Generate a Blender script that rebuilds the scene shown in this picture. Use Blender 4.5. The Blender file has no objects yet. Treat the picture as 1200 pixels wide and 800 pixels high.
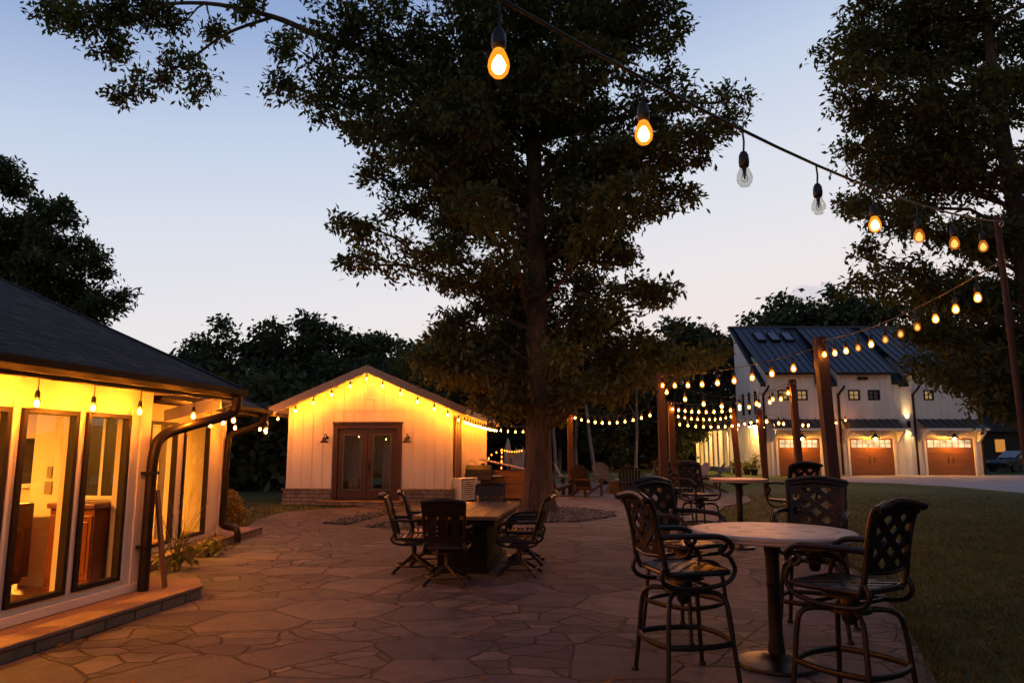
import bpy, math, random
import numpy as np
from mathutils import Vector, Matrix
random.seed(7); rng = np.random.default_rng(7)
R = math.radians
S = bpy.context.scene
C = S.collection
# ------------------------------------------------------------------ camera model (measured from the verticals and the table heights)
CAMH, FPX, PITCH = 1.6, 840.0, R(8.53)
def ray(px, py):
    a, b = (px-600)/FPX, (400-py)/FPX
    return Vector((a, math.cos(PITCH)-math.sin(PITCH)*b, math.sin(PITCH)+math.cos(PITCH)*b))
def U(px, py, z=0.0):
    d = ray(px, py); t = (z-CAMH)/d.z
    return Vector((d.x*t, d.y*t, z))
def PY(px, py, Y):
    d = ray(px, py); t = Y/d.y
    return Vector((d.x*t, Y, CAMH+d.z*t))
# ------------------------------------------------------------------ object helpers
def tag(o, label=None, cat=None, group=None, kind=None):
    if label: o['label'] = label
    if cat: o['category'] = cat
    if group: o['group'] = group
    if kind: o['kind'] = kind
    return o
def thing(name, label, cat, loc=(0,0,0), rz=0.0, group=None):
    o = bpy.data.objects.new(name, None); C.objects.link(o)
    o.empty_display_size = 0.1
    o.location = loc; o.rotation_euler = (0,0,rz)
    return tag(o, label, cat, group)
KIDS = {}
def link(name, me, parent=None, loc=(0,0,0)):
    o = bpy.data.objects.new(name, me); C.objects.link(o)
    o.location = loc
    if parent is not None:
        o.parent = parent; KIDS.setdefault(parent.name, []).append(o)
    return o
def dup(src, loc=None, rz=None, label=None, group=None, scale=None, parent=None):
    c = src.copy(); C.objects.link(c)
    if parent is not None: c.parent = parent; KIDS.setdefault(parent.name, []).append(c)
    if loc is not None: c.location = loc
    if rz is not None: c.rotation_euler = (0,0,rz)
    if label: c['label'] = label
    if group: c['group'] = group
    if scale is not None: c.scale = scale if hasattr(scale,'__len__') else (scale,)*3
    for k in list(KIDS.get(src.name, [])): dup(k, parent=c)
    return c
def fast_mesh(name, V, F, mat=None, smooth=False):
    V = np.asarray(V, dtype=np.float32).reshape(-1,3); F = np.asarray(F, dtype=np.int32)
    k = F.shape[1]; me = bpy.data.meshes.new(name)
    me.vertices.add(len(V)); me.vertices.foreach_set('co', V.ravel())
    me.loops.add(F.size); me.loops.foreach_set('vertex_index', F.ravel())
    me.polygons.add(len(F)); me.polygons.foreach_set('loop_start', np.arange(0, F.size, k, dtype=np.int32))
    me.update(calc_edges=True)
    if smooth: me.polygons.foreach_set('use_smooth', np.ones(len(F), dtype=bool))
    if mat: me.materials.append(mat)
    return me
class MB:
    """collects shapes for one mesh"""
    def __init__(s): s.v = []; s.f = []
    def add(s, V, F):
        n = len(s.v); s.v += [Vector(q) for q in V]; s.f += [tuple(i+n for i in q) for q in F]; return s
    def box(s, c, d, rot=None):
        x, y, z = d[0]/2, d[1]/2, d[2]/2
        V = [Vector(q) for q in ((-x,-y,-z),(x,-y,-z),(x,y,-z),(-x,y,-z),(-x,-y,z),(x,-y,z),(x,y,z),(-x,y,z))]
        if rot is not None: V = [rot @ q for q in V]
        c = Vector(c)
        return s.add([q+c for q in V], [(0,3,2,1),(4,5,6,7),(0,1,5,4),(1,2,6,5),(2,3,7,6),(3,0,4,7)])
    def b2(s, a, b):
        return s.box([(a[i]+b[i])/2 for i in range(3)], [abs(b[i]-a[i]) for i in range(3)])
    def bar(s, p0, p1, w, h, up=(0,0,1)):
        p0, p1 = Vector(p0), Vector(p1); d = p1-p0; L = d.length
        if L < 1e-6: return s
        y = d/L; x = y.cross(Vector(up))
        if x.length < 1e-4: x = y.cross(Vector((1,0,0)))
        x.normalize(); z = x.cross(y)
        M = Matrix((x, y, z)).transposed()
        return s.box((p0+p1)/2, (w, L, h), M)
    def tube(s, pts, r, n=8, closed=False, flat=1.0):
        P = [Vector(p) for p in pts]; m = len(P)
        rr = r if hasattr(r,'__len__') else [r]*m
        V = []; F = []; prev = None
        for i, p in enumerate(P):
            if closed: t = P[(i+1)%m]-P[i-1]
            else: t = P[min(i+1,m-1)]-P[max(i-1,0)]
            if t.length < 1e-9: t = Vector((0,0,1))
            t.normalize()
            if prev is None:
                a = t.cross(Vector((0,0,1)))
                if a.length < .05: a = t.cross(Vector((1,0,0)))
            else: a = prev - t*prev.dot(t)
            a.normalize(); prev = a; b = t.cross(a)
            for k in range(n):
                q = 2*math.pi*k/n
                V.append(p + (a*math.cos(q) + b*math.sin(q)*flat)*rr[i])
        last = m if closed else m-1
        for i in range(last):
            j = (i+1)%m
            for k in range(n):
                k2 = (k+1)%n
                F.append((i*n+k, i*n+k2, j*n+k2, j*n+k))
        if not closed:
            F.append(tuple(range(n-1,-1,-1))); F.append(tuple((m-1)*n+k for k in range(n)))
        return s.add(V, F)
    def lathe(s, prof, n=24, c=(0,0,0), caps=True):
        c = Vector(c); V = []; F = []
        for r, z in prof:
            for k in range(n):
                q = 2*math.pi*k/n; V.append(c+Vector((r*math.cos(q), r*math.sin(q), z)))
        m = len(prof)
        for i in range(m-1):
            for k in range(n):
                k2 = (k+1)%n; F.append((i*n+k, i*n+k2, (i+1)*n+k2, (i+1)*n+k))
        if caps:
            F.append(tuple(range(n-1,-1,-1))); F.append(tuple((m-1)*n+k for k in range(n)))
        return s.add(V, F)
    def prism(s, poly, a, b, fn):
        """polygon (u,v) extruded from a to b; fn(u,v,w) gives the point"""
        n = len(poly)
        V = [fn(u,v,a) for u,v in poly] + [fn(u,v,b) for u,v in poly]
        F = [tuple(range(n-1,-1,-1)), tuple(range(n,2*n))] + [(i,(i+1)%n,n+(i+1)%n,n+i) for i in range(n)]
        return s.add(V, F)
    def warp(s, fn, start=0):
        for i in range(start, len(s.v)): s.v[i] = Vector(fn(s.v[i]))
        return s
    def build(s, name, mat, parent=None, smooth=False, bevel=0.0, world=False, loc=(0,0,0), fixn=True):
        me = bpy.data.meshes.new(name)
        V = s.v
        if world and parent is not None:
            o = parent.location; V = [q-o for q in V]
        me.from_pydata([tuple(q) for q in V], [], s.f)
        if fixn:
            import bmesh
            bm = bmesh.new(); bm.from_mesh(me); bmesh.ops.recalc_face_normals(bm, faces=bm.faces); bm.to_mesh(me); bm.free()
        if mat: me.materials.append(mat)
        if smooth:
            me.polygons.foreach_set('use_smooth', [True]*len(me.polygons)); me.set_sharp_from_angle(angle=R(42))
        me.update()
        o = link(name, me, parent, loc)
        if bevel:
            m = o.modifiers.new('bevel','BEVEL'); m.width = bevel; m.segments = 2; m.limit_method = 'ANGLE'; m.angle_limit = R(50)
        return o
def arc(c, r, a0, a1, n, ax=Vector((1,0,0)), ay=Vector((0,0,1))):
    c = Vector(c); return [c + ax*(r*math.cos(R(a0+(a1-a0)*i/n))) + ay*(r*math.sin(R(a0+(a1-a0)*i/n))) for i in range(n+1)]
def smooth_path(P, n=6):
    P = [Vector(p) for p in P]; out = []
    for i in range(len(P)-1):
        p0, p1, p2, p3 = P[max(i-1,0)], P[i], P[i+1], P[min(i+2,len(P)-1)]
        for k in range(n):
            t = k/n
            out.append(0.5*((2*p1)+(p2-p0)*t+(2*p0-5*p1+4*p2-p3)*t*t+(3*p1-p0-3*p2+p3)*t**3))
    out.append(P[-1]); return out
# ------------------------------------------------------------------ materials
class NT:
    def __init__(s, tree): s.t = tree; s.n = tree.nodes; s.l = tree.links
    def N(s, typ, **kw):
        n = s.n.new(typ)
        for k, v in kw.items():
            if k == 'i':
                for kk, vv in v.items(): n.inputs[kk].default_value = vv
            else: setattr(n, k, v)
        return n
    def L(s, a, b): s.l.new(a, b)
    def ramp(s, fac, stops, interp='LINEAR'):
        n = s.n.new('ShaderNodeValToRGB'); n.color_ramp.interpolation = interp
        e = n.color_ramp.elements
        while len(e) < len(stops): e.new(0.5)
        for el, (p, c) in zip(e, stops):
            el.position = p; el.color = (*c, 1) if len(c) == 3 else c
        s.L(fac, n.inputs[0]); return n.outputs[0]
    def math(s, op, a, b=None, c=None):
        n = s.n.new('ShaderNodeMath'); n.operation = op
        for i, q in enumerate((a, b, c)):
            if q is None: continue
            if isinstance(q, (int, float)): n.inputs[i].default_value = q
            else: s.L(q, n.inputs[i])
        return n.outputs[0]
    def mix(s, f, a, b, typ='MIX'):
        n = s.n.new('ShaderNodeMix'); n.data_type = 'RGBA'; n.blend_type = typ
        for i, q in ((0,f),(6,a),(7,b)):
            if isinstance(q, (int,float)): n.inputs[i].default_value = q
            elif isinstance(q, tuple): n.inputs[i].default_value = (*q,1)
            else: s.L(q, n.inputs[i])
        return n.outputs[2]
    def bump(s, h, st=.3, dist=.02):
        n = s.n.new('ShaderNodeBump'); n.inputs['Strength'].default_value = st; n.inputs['Distance'].default_value = dist
        s.L(h, n.inputs['Height']); return n.outputs[0]
def new_mat(name):
    m = bpy.data.materials.new(name); m.use_nodes = True; t = NT(m.node_tree)
    return m, t, t.n['Principled BSDF']
def M(name, col, rough=.6, col2=None, scale=6.0, bump=0.0, metal=0.0, spec=.5, stretch=(1,1,1), bdist=.01, detail=5.0, coat=0.0):
    """paint / metal / wood: two close colours mixed by noise, with fine relief"""
    m, t, b = new_mat(name)
    co = t.N('ShaderNodeTexCoord'); mp = t.N('ShaderNodeMapping', i={'Scale': stretch}); t.L(co.outputs['Object'], mp.inputs[0])
    nz = t.N('ShaderNodeTexNoise', i={'Scale': scale, 'Detail': detail, 'Roughness': .6}); t.L(mp.outputs[0], nz.inputs['Vector'])
    c2 = col2 or tuple(q*.72 for q in col)
    t.L(t.ramp(nz.outputs[0], [(.3, c2), (.7, col)]), b.inputs['Base Color'])
    rr = t.N('ShaderNodeMapRange', i={'To Min': max(rough-.12,.05), 'To Max': min(rough+.12,1)}); t.L(nz.outputs[0], rr.inputs[0]); t.L(rr.outputs[0], b.inputs['Roughness'])
    b.inputs['Metallic'].default_value = metal; b.inputs['Specular IOR Level'].default_value = spec
    if coat: b.inputs['Coat Weight'].default_value = coat
    if bump:
        n2 = t.N('ShaderNodeTexNoise', i={'Scale': scale*6, 'Detail': 4}); t.L(mp.outputs[0], n2.inputs['Vector'])
        t.L(t.bump(n2.outputs[0], bump, bdist), b.inputs['Normal'])
    return m
def EM(name, col, st):
    m, t, b = new_mat(name); t.n.remove(b)
    e = t.N('ShaderNodeEmission', i={'Color': (*col,1), 'Strength': st}); t.L(e.outputs[0], t.n['Material Output'].inputs[0]); return m
AMBER = (1.0, .305, .022)
m_core = EM('white hot filament glow', (1,.42,.06), 170)
m_corefar = EM('filament glow of the far strings', AMBER, 1100)
m_corehouse = EM('filament glow of the eave strings', (1.0,.27,.017), 3500)
m_corecot = EM('filament glow of the cottage strings', (1.0,.28,.018), 3400)
m_tiny = EM('lit bulb far off', AMBER, 6)
m_dimcore = EM('faint filament', (1,.50,.14), 3.0)
m_stem = None
def glassy(name, tint=(1,1,1), refl=1.0, rough=.0):
    m, t, b = new_mat(name); t.n.remove(b)
    tr = t.N('ShaderNodeBsdfTransparent', i={'Color': (*tint,1)}); gl = t.N('ShaderNodeBsdfGlossy', i={'Roughness': rough, 'Color': (.9,.95,1,1)})
    lw = t.N('ShaderNodeLayerWeight', i={'Blend': .5}); mx = t.N('ShaderNodeMixShader')
    fr = t.math('ADD', t.math('MULTIPLY', t.math('POWER', lw.outputs['Facing'], 5.0), .9), .045)
    t.L(t.math('MULTIPLY', fr, refl), mx.inputs[0]); t.L(tr.outputs[0], mx.inputs[1]); t.L(gl.outputs[0], mx.inputs[2])
    t.L(mx.outputs[0], t.n['Material Output'].inputs[0]); return m
m_glass = glassy('window glass', (.93,.95,.93), 1.0)
def ambershell(name, st, op):
    m, t, b = new_mat(name); t.n.remove(b)
    tr = t.N('ShaderNodeBsdfTransparent', i={'Color': (1,.92,.8,1)}); e = t.N('ShaderNodeEmission', i={'Color': (1,.27,.016,1), 'Strength': st})
    mx = t.N('ShaderNodeMixShader', i={0: op}); t.L(tr.outputs[0], mx.inputs[1]); t.L(e.outputs[0], mx.inputs[2]); t.L(mx.outputs[0], t.n['Material Output'].inputs[0]); return m
m_lit = ambershell('glowing amber bulb glass', 1.9, .55)
m_litfar = ambershell('glowing amber glass of the far strings', 1.9, .55)
m_dim = ambershell('faintly glowing bulb glass', .62, .5)
m_lithouse = ambershell('glowing amber glass of the eave strings', 1.9, .55)
m_litcot = ambershell('glowing amber glass of the cottage strings', 1.9, .55)
m_bulbglass = glassy('clear bulb glass', (.80,.78,.74), 1.3)
m_white = M('white painted siding', (.78,.76,.72), .55, (.62,.59,.53), 1.3, .2, stretch=(1,1,.25))
m_whitelit = M('white siding with amber light tinted in', (.80,.70,.57), .55, (.66,.56,.44), 1.3, .25, stretch=(1,1,.25))  # white siding; amber glow of the bulbs mixed into the base colour
m_white2 = M('white painted trim', (.80,.78,.74), .5, (.73,.71,.67), 3, .05)
m_fascia = M('fascia board with bulb light tinted in', (.40,.31,.24), .6, (.30,.23,.18), 3, .1)  # tan carries the bulbs' orange light on the rake boards
m_cream = M('cream interior paint', (.78,.72,.58), .6, (.74,.68,.54), 2)
m_bronze = M('dark bronze paint', (.015,.008,.006), .5, (.009,.005,.004), 5, .05, spec=.25)
m_brown = M('dark brown painted wood', (.065,.020,.012), .5, (.04,.012,.008), 3, .15, stretch=(6,6,.6))
m_post = M('red brown stained timber', (.060,.019,.010), .7, (.032,.011,.007), 4, .35, stretch=(5,5,.4))
m_garagewood = M('orange brown timber door', (.24,.090,.028), .5, (.15,.055,.017), 3, .15, stretch=(.5,5,5))
m_iron = M('cast bronze metal', (.020,.014,.011), .42, (.010,.007,.006), 9, .3, metal=.5, bdist=.004)
m_black = M('black plastic', (.012,.011,.010), .45)
m_wire = M('black rubber cord', (.02,.017,.014), .55)
m_tan = M('tan twine covered cord', (.20,.14,.09), .8)
m_bark = M('ridged oak bark', (.15,.090,.058), .9, (.040,.027,.020), 6, 1.0, stretch=(2.2,2.2,.32), bdist=.06)
m_palebark = M('pale grey bark', (.22,.19,.18), .9, (.12,.10,.10), 4, .5, stretch=(2,2,.4))
m_concrete = M('poured concrete', (.42,.41,.40), .85, (.33,.32,.31), .7, .2)
m_leather = M('tufted brown leather', (.11,.035,.02), .45, (.07,.022,.013), 4, .3)
m_redwood = M('polished red wood', (.22,.065,.025), .35, (.12,.03,.012), 3, .1, stretch=(4,4,.5))
m_floorwood = M('honey floor boards', (.36,.19,.08), .35, (.25,.12,.05), 3, .1, stretch=(.6,6,1))
m_steel = M('dark powder coat', (.005,.005,.005), .7, spec=.1)
m_grey = M('grey weathered slats', (.10,.11,.135), .7, (.065,.07,.09), 5, .2, stretch=(5,5,.6))
m_palegrey = M('pale grey slats', (.20,.21,.24), .65, (.14,.15,.17), 5, .2)
m_chbrown = M('brown plastic lumber', (.032,.016,.011), .6, (.02,.010,.007), 5, .2)
m_chdark = M('black plastic lumber', (.022,.020,.020), .55, (.014,.013,.013), 5, .2)
m_cedar = M('honey cedar boards', (.27,.135,.058), .65, (.15,.07,.028), 3, .3, stretch=(.6,5,5))
m_plank = M('weathered table planks', (.085,.052,.038), .5, (.045,.028,.02), 4, .3, stretch=(5,.5,5))
m_cloth = M('white cloth', (.34,.30,.29), .9, (.25,.22,.21), 6)
m_carpaint = M('dark car paint', (.02,.022,.026), .25, coat=.6)
m_dirt = M('dark leaf litter', (.05,.035,.022), .95, (.022,.017,.012), 8, .6)
m_metal = M('galvanised metal', (.5,.5,.5), .4, metal=.8)
m_slatdark = M('brown stained slats', (.15,.06,.025), .6, (.10,.04,.018), 4, .2, stretch=(5,5,.5))
def leafmat(name, a, b, lo=.35):
    m, t, p = new_mat(name); t.n.remove(p)
    co = t.N('ShaderNodeTexCoord')
    n1 = t.N('ShaderNodeTexNoise', i={'Scale': .9, 'Detail': 3}); t.L(co.outputs['Object'], n1.inputs['Vector'])
    n2 = t.N('ShaderNodeTexNoise', i={'Scale': 9, 'Detail': 2}); t.L(co.outputs['Object'], n2.inputs['Vector'])
    f = t.math('ADD', t.math('MULTIPLY', n1.outputs[0], .6), t.math('MULTIPLY', n2.outputs[0], .4))
    col = t.ramp(f, [(.36, a), (.64, b)])
    d = t.N('ShaderNodeBsdfDiffuse'); tl = t.N('ShaderNodeBsdfTranslucent'); g = t.N('ShaderNodeBsdfGlossy', i={'Roughness': .45, 'Color': (.5,.5,.5,1)})
    t.L(col, d.inputs[0]); t.L(t.mix(1.0, col, (1.0,1.05,.6), 'MULTIPLY'), tl.inputs[0])
    mx = t.N('ShaderNodeMixShader', i={0: .3}); t.L(d.outputs[0], mx.inputs[1]); t.L(tl.outputs[0], mx.inputs[2])
    mg = t.N('ShaderNodeMixShader', i={0: .04}); t.L(mx.outputs[0], mg.inputs[1]); t.L(g.outputs[0], mg.inputs[2])
    t.L(mg.outputs[0], t.n['Material Output'].inputs[0]); return m
m_leaf = leafmat('oak leaves', (.058,.066,.022), (.125,.135,.042))
m_leaf2 = leafmat('dark leaves', (.040,.052,.026), (.082,.098,.044))
m_leaf3 = leafmat('shrub leaves', (.11,.12,.035), (.24,.22,.07))
def grassmat(name, base):
    m, t, b = new_mat(name)
    co = t.N('ShaderNodeTexCoord')
    n1 = t.N('ShaderNodeTexNoise', i={'Scale': .25, 'Detail': 6, 'Roughness': .65}); t.L(co.outputs['Object'], n1.inputs['Vector'])
    n2 = t.N('ShaderNodeTexNoise', i={'Scale': 22, 'Detail': 6, 'Roughness': .7}); t.L(co.outputs['Object'], n2.inputs['Vector'])
    f = t.math('ADD', t.math('MULTIPLY', n1.outputs[0], .55), t.math('MULTIPLY', n2.outputs[0], .45))
    t.L(t.ramp(f, [(.32, tuple(q*.45 for q in base)), (.5, base), (.68, (base[0]*1.9, base[1]*1.35, base[2]*1.2))]), b.inputs['Base Color'])
    b.inputs['Roughness'].default_value = .95; b.inputs['Specular IOR Level'].default_value = .15
    t.L(t.bump(n2.outputs[0], .8, .05), b.inputs['Normal']); return m
m_grass = grassmat('mown lawn', (.085,.112,.036))
m_goldlit = leafmat('shrub leaves with golden light tinted in', (.20,.15,.045), (.42,.33,.12))  # bulb light on the shrub painted into its leaves as a golden tone
m_cap = M('brown cap stone', (.26,.16,.10), .75, (.15,.09,.06), 3.5, .5)
m_fallen = leafmat('dry fallen leaves', (.16,.075,.025), (.30,.16,.05))
m_blade = leafmat('grass blades', (.060,.068,.020), (.15,.135,.045))
def flagmat():
    m, t, b = new_mat('irregular flagstones')
    co = t.N('ShaderNodeTexCoord')
    n0 = t.N('ShaderNodeTexNoise', i={'Scale': .9, 'Detail': 1}); t.L(co.outputs['Object'], n0.inputs['Vector'])
    n1 = t.N('ShaderNodeTexNoise', i={'Scale': 7, 'Detail': 4, 'Roughness': .6}); t.L(co.outputs['Object'], n1.inputs['Vector'])
    o1 = t.N('ShaderNodeVectorMath', operation='SCALE', i={'Scale': .28}); t.L(n0.outputs['Color'], o1.inputs[0])
    o2 = t.N('ShaderNodeVectorMath', operation='SCALE', i={'Scale': .05}); t.L(n1.outputs['Color'], o2.inputs[0])
    a1 = t.N('ShaderNodeVectorMath', operation='ADD'); t.L(co.outputs['Object'], a1.inputs[0]); t.L(o1.outputs[0], a1.inputs[1])
    a2 = t.N('ShaderNodeVectorMath', operation='ADD'); t.L(a1.outputs[0], a2.inputs[0]); t.L(o2.outputs[0], a2.inputs[1])
    mp = t.N('ShaderNodeMapping', i={'Scale': (1.0,1.3,1.0), 'Rotation': (0,0,.5)}); t.L(a2.outputs[0], mp.inputs[0])
    def vor(sc):
        kw = {'Scale': sc, 'Randomness': 1.0}
        ve = t.N('ShaderNodeTexVoronoi', feature='DISTANCE_TO_EDGE', voronoi_dimensions='2D', i=kw); t.L(mp.outputs[0], ve.inputs['Vector'])
        vc = t.N('ShaderNodeTexVoronoi', feature='F1', voronoi_dimensions='2D', i=kw); t.L(mp.outputs[0], vc.inputs['Vector'])
        sp = t.N('ShaderNodeSeparateColor'); t.L(vc.outputs['Color'], sp.inputs[0])
        return t.math('DIVIDE', ve.outputs[0], sc), sp.outputs
    e1, c1 = vor(1.22); e2, c2 = vor(2.9)
    split = t.math('GREATER_THAN', c1[2], .52)          # some of the big slabs are broken into smaller pieces
    e2s = t.math('ADD', e2, t.math('MULTIPLY', t.math('SUBTRACT', 1.0, split), 10.0))
    edge = t.math('MINIMUM', e1, e2s)
    tone = t.math('FRACT', t.math('ADD', c1[0], t.math('MULTIPLY', t.math('MULTIPLY', c2[0], split), .9)))
    lev = t.math('FRACT', t.math('ADD', c1[1], t.math('MULTIPLY', c2[1], split)))
    n2 = t.N('ShaderNodeTexNoise', i={'Scale': 3.2, 'Detail': 9, 'Roughness': .68}); t.L(co.outputs['Object'], n2.inputs['Vector'])
    n3 = t.N('ShaderNodeTexNoise', i={'Scale': 34, 'Detail': 5}); t.L(co.outputs['Object'], n3.inputs['Vector'])
    base = t.ramp(tone, [(0,(0.055,0.047,0.047)),(.2,(0.107,0.092,0.091)),(.4,(0.069,0.061,0.064)),(.62,(0.143,0.123,0.115)),(.8,(0.090,0.079,0.081)),(1,(0.059,0.056,0.061))])
    st = t.ramp(n2.outputs[0], [(.3,(.38,.38,.40)),(.5,(.95,.95,.95)),(.7,(1.55,1.45,1.32))])
    col = t.mix(1.0, base, st, 'MULTIPLY')
    w = t.math('ADD', edge, t.math('MULTIPLY', t.math('SUBTRACT', n3.outputs[0], .5), .014))
    w = t.math('ADD', w, t.math('MULTIPLY', t.math('SUBTRACT', n2.outputs[0], .5), .022))
    j = t.N('ShaderNodeMapRange', interpolation_type='SMOOTHSTEP', i={'From Min': .004, 'From Max': .018}); t.L(w, j.inputs[0])
    joint = t.ramp(n2.outputs[0], [(.35,(.016,.011,.010)),(.65,(.058,.040,.034))])
    t.L(t.mix(j.outputs[0], joint, col), b.inputs['Base Color'])
    rg = t.N('ShaderNodeMapRange', i={'From Min': .3, 'From Max': .7, 'To Min': .55, 'To Max': .9}); t.L(n2.outputs[0], rg.inputs[0]); t.L(rg.outputs[0], b.inputs['Roughness'])
    b.inputs['Specular IOR Level'].default_value = .3
    h = t.math('ADD', t.math('MULTIPLY', j.outputs[0], .5), t.math('ADD', t.math('MULTIPLY', n2.outputs[0], .9), t.math('MULTIPLY', n3.outputs[0], .12)))
    h = t.math('ADD', h, t.math('MULTIPLY', lev, .3))
    t.L(t.bump(h, 1.0, .05), b.inputs['Normal']); return m
m_flag = flagmat()
def brickmat(name, c1, c2, mortar, bw, bh, ms, axis='XZ', bump=.6, rough=.85, dist=.02):
    m, t, b = new_mat(name)
    co = t.N('ShaderNodeTexCoord'); sx = t.N('ShaderNodeSeparateXYZ'); t.L(co.outputs['Object'], sx.inputs[0])
    cb = t.N('ShaderNodeCombineXYZ')
    if axis == 'SUM': t.L(t.math('ADD', sx.outputs[0], sx.outputs[1]), cb.inputs[0])
    else: t.L(sx.outputs['XYZ'.index(axis[0])], cb.inputs[0])
    t.L(sx.outputs['Z' == axis[1] and 2 or 'XYZ'.index(axis[1])] if axis != 'SUM' else sx.outputs[2], cb.inputs[1])
    n0 = t.N('ShaderNodeTexNoise', i={'Scale': 4, 'Detail': 3}); t.L(co.outputs['Object'], n0.inputs['Vector'])
    br = t.N('ShaderNodeTexBrick', offset_frequency=2, squash=.7, squash_frequency=3, i={'Color1': (*c1,1), 'Color2': (*c2,1), 'Mortar': (*mortar,1), 'Scale': 1, 'Mortar Size': ms, 'Brick Width': bw, 'Row Height': bh, 'Bias': 0.0, 'Mortar Smooth': .3})
    t.L(cb.outputs[0], br.inputs['Vector'])
    var = t.ramp(n0.outputs[0], [(.3,(.65,.65,.65)),(.7,(1.1,1.1,1.1))])
    t.L(t.mix(1.0, br.outputs['Color'], var, 'MULTIPLY'), b.inputs['Base Color'])
    b.inputs['Roughness'].default_value = rough
    h = t.math('ADD', t.math('SUBTRACT', 1.0, br.outputs['Fac']), t.math('MULTIPLY', n0.outputs[0], .6))
    t.L(t.bump(h, bump, dist), b.inputs['Normal']); return m
m_stone = brickmat('stacked ledger stone', (.34,.24,.16), (.24,.17,.12), (.07,.05,.04), .34, .105, .012, 'SUM')
m_shingle = brickmat('charcoal roof shingles', (.060,.047,.042), (.022,.018,.018), (.006,.005,.005), .30, .15, .014, 'YX', 1.0, .95, .05)
m_shingle2 = brickmat('charcoal cottage shingles', (.050,.046,.048), (.028,.026,.028), (.010,.009,.009), .30, .14, .012, 'YX', .8)
m_metalroof = M('slate grey metal roofing', (.075,.083,.098), .45, (.05,.057,.068), 1.2, .03, metal=.55)
m_ledge = brickmat('rough ledge stone', (.30,.19,.12), (.20,.13,.085), (.08,.05,.035), .55, .12, .014, 'SUM', .8)
def tabletopmat():
    m, t, b = new_mat('mosaic stone table top')
    co = t.N('ShaderNodeTexCoord'); sx = t.N('ShaderNodeSeparateXYZ'); t.L(co.outputs['Object'], sx.inputs[0])
    rad = t.math('SQRT', t.math('ADD', t.math('MULTIPLY', sx.outputs[0], sx.outputs[0]), t.math('MULTIPLY', sx.outputs[1], sx.outputs[1])))
    an = t.math('ARCTAN2', sx.outputs[1], sx.outputs[0])
    n0 = t.N('ShaderNodeTexNoise', i={'Scale': 7, 'Detail': 7, 'Roughness': .7}); t.L(co.outputs['Object'], n0.inputs['Vector'])
    base = t.ramp(n0.outputs[0], [(.3,(.34,.235,.19)),(.55,(.47,.34,.28)),(.75,(.54,.41,.34))])
    ring = t.math('MULTIPLY', t.math('LESS_THAN', t.math('ABSOLUTE', t.math('SUBTRACT', rad, .47)), .012), .8)
    # leaf shaped inlays every 60 degrees
    cell = t.math('ABSOLUTE', t.math('SINE', t.math('MULTIPLY', an, 3.0)))
    leaf = t.math('MULTIPLY', t.math('GREATER_THAN', t.math('ADD', cell, t.math('MULTIPLY', t.math('ABSOLUTE', t.math('SUBTRACT', rad, .27)), -5.0)), .72), .75)
    mid = t.math('MULTIPLY', t.math('LESS_THAN', rad, .045), .8)
    k = t.math('MAXIMUM', ring, t.math('MAXIMUM', t.math('MULTIPLY', leaf, t.math('GREATER_THAN', n0.outputs[0], .45)), mid))
    t.L(t.mix(k, base, (.19,.115,.085)), b.inputs['Base Color'])
    b.inputs['Roughness'].default_value = .5
    t.L(t.bump(n0.outputs[0], .15, .004), b.inputs['Normal']); return m
m_tabletop = tabletopmat()
def pebblemat():
    m, t, b = new_mat('dark river pebbles')
    g = t.N('ShaderNodeNewGeometry')
    c = t.ramp(g.outputs['Random Per Island'], [(0,(.022,.025,.03)),(.4,(.045,.05,.058)),(.75,(.075,.08,.088)),(1,(.12,.12,.125))])
    t.L(c, b.inputs['Base Color']); b.inputs['Roughness'].default_value = .6; return m
m_pebble = pebblemat()
m_pit = M('sooty pit stone', (.055,.045,.040), .9, (.03,.025,.022), 5, .5)
# ------------------------------------------------------------------ furniture kit
def clip_rect(P, x0, x1, y0, y1):
    for ax, lim, sg in ((0,x0,1),(0,x1,-1),(1,y0,1),(1,y1,-1)):
        out = []
        for i in range(len(P)):
            a, b = P[i-1], P[i]
            da, db = sg*(a[ax]-lim), sg*(b[ax]-lim)
            if da >= 0 and db >= 0: out.append(b)
            elif da >= 0 > db or da < 0 <= db:
                t = da/(da-db); q = (a[0]+(b[0]-a[0])*t, a[1]+(b[1]-a[1])*t); out.append(q)
                if db >= 0: out.append(b)
        P = out
        if not P: return P
    return P
def lattice(mb, x0, x1, y0, y1, bar, step, thick, fn, slope=1.15):
    w, h = x1-x0, y1-y0
    for fam, off in ((1, 0.0), (-1, .0025)):
        n = int((w+h/slope)/step)+2
        for k in range(-n, n+1):
            xc = (x0+x1)/2 + k*step
            yc = (y0+y1)/2
            L = (w+h)*1.2
            d = Vector((1, fam*slope)).normalized(); nn = Vector((-d.y, d.x))
            c = Vector((xc, yc))
            P = [c-d*L-nn*bar/2, c+d*L-nn*bar/2, c+d*L+nn*bar/2, c-d*L+nn*bar/2]
            Q = clip_rect([(p.x,p.y) for p in P], x0, x1, y0, y1)
            if len(Q) < 3: continue
            A = abs(sum(Q[i-1][0]*Q[i][1]-Q[i][0]*Q[i-1][1] for i in range(len(Q))))/2
            if A < 2e-4: continue
            mb.prism(Q, off-thick/2, off+thick/2, fn)
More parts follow.
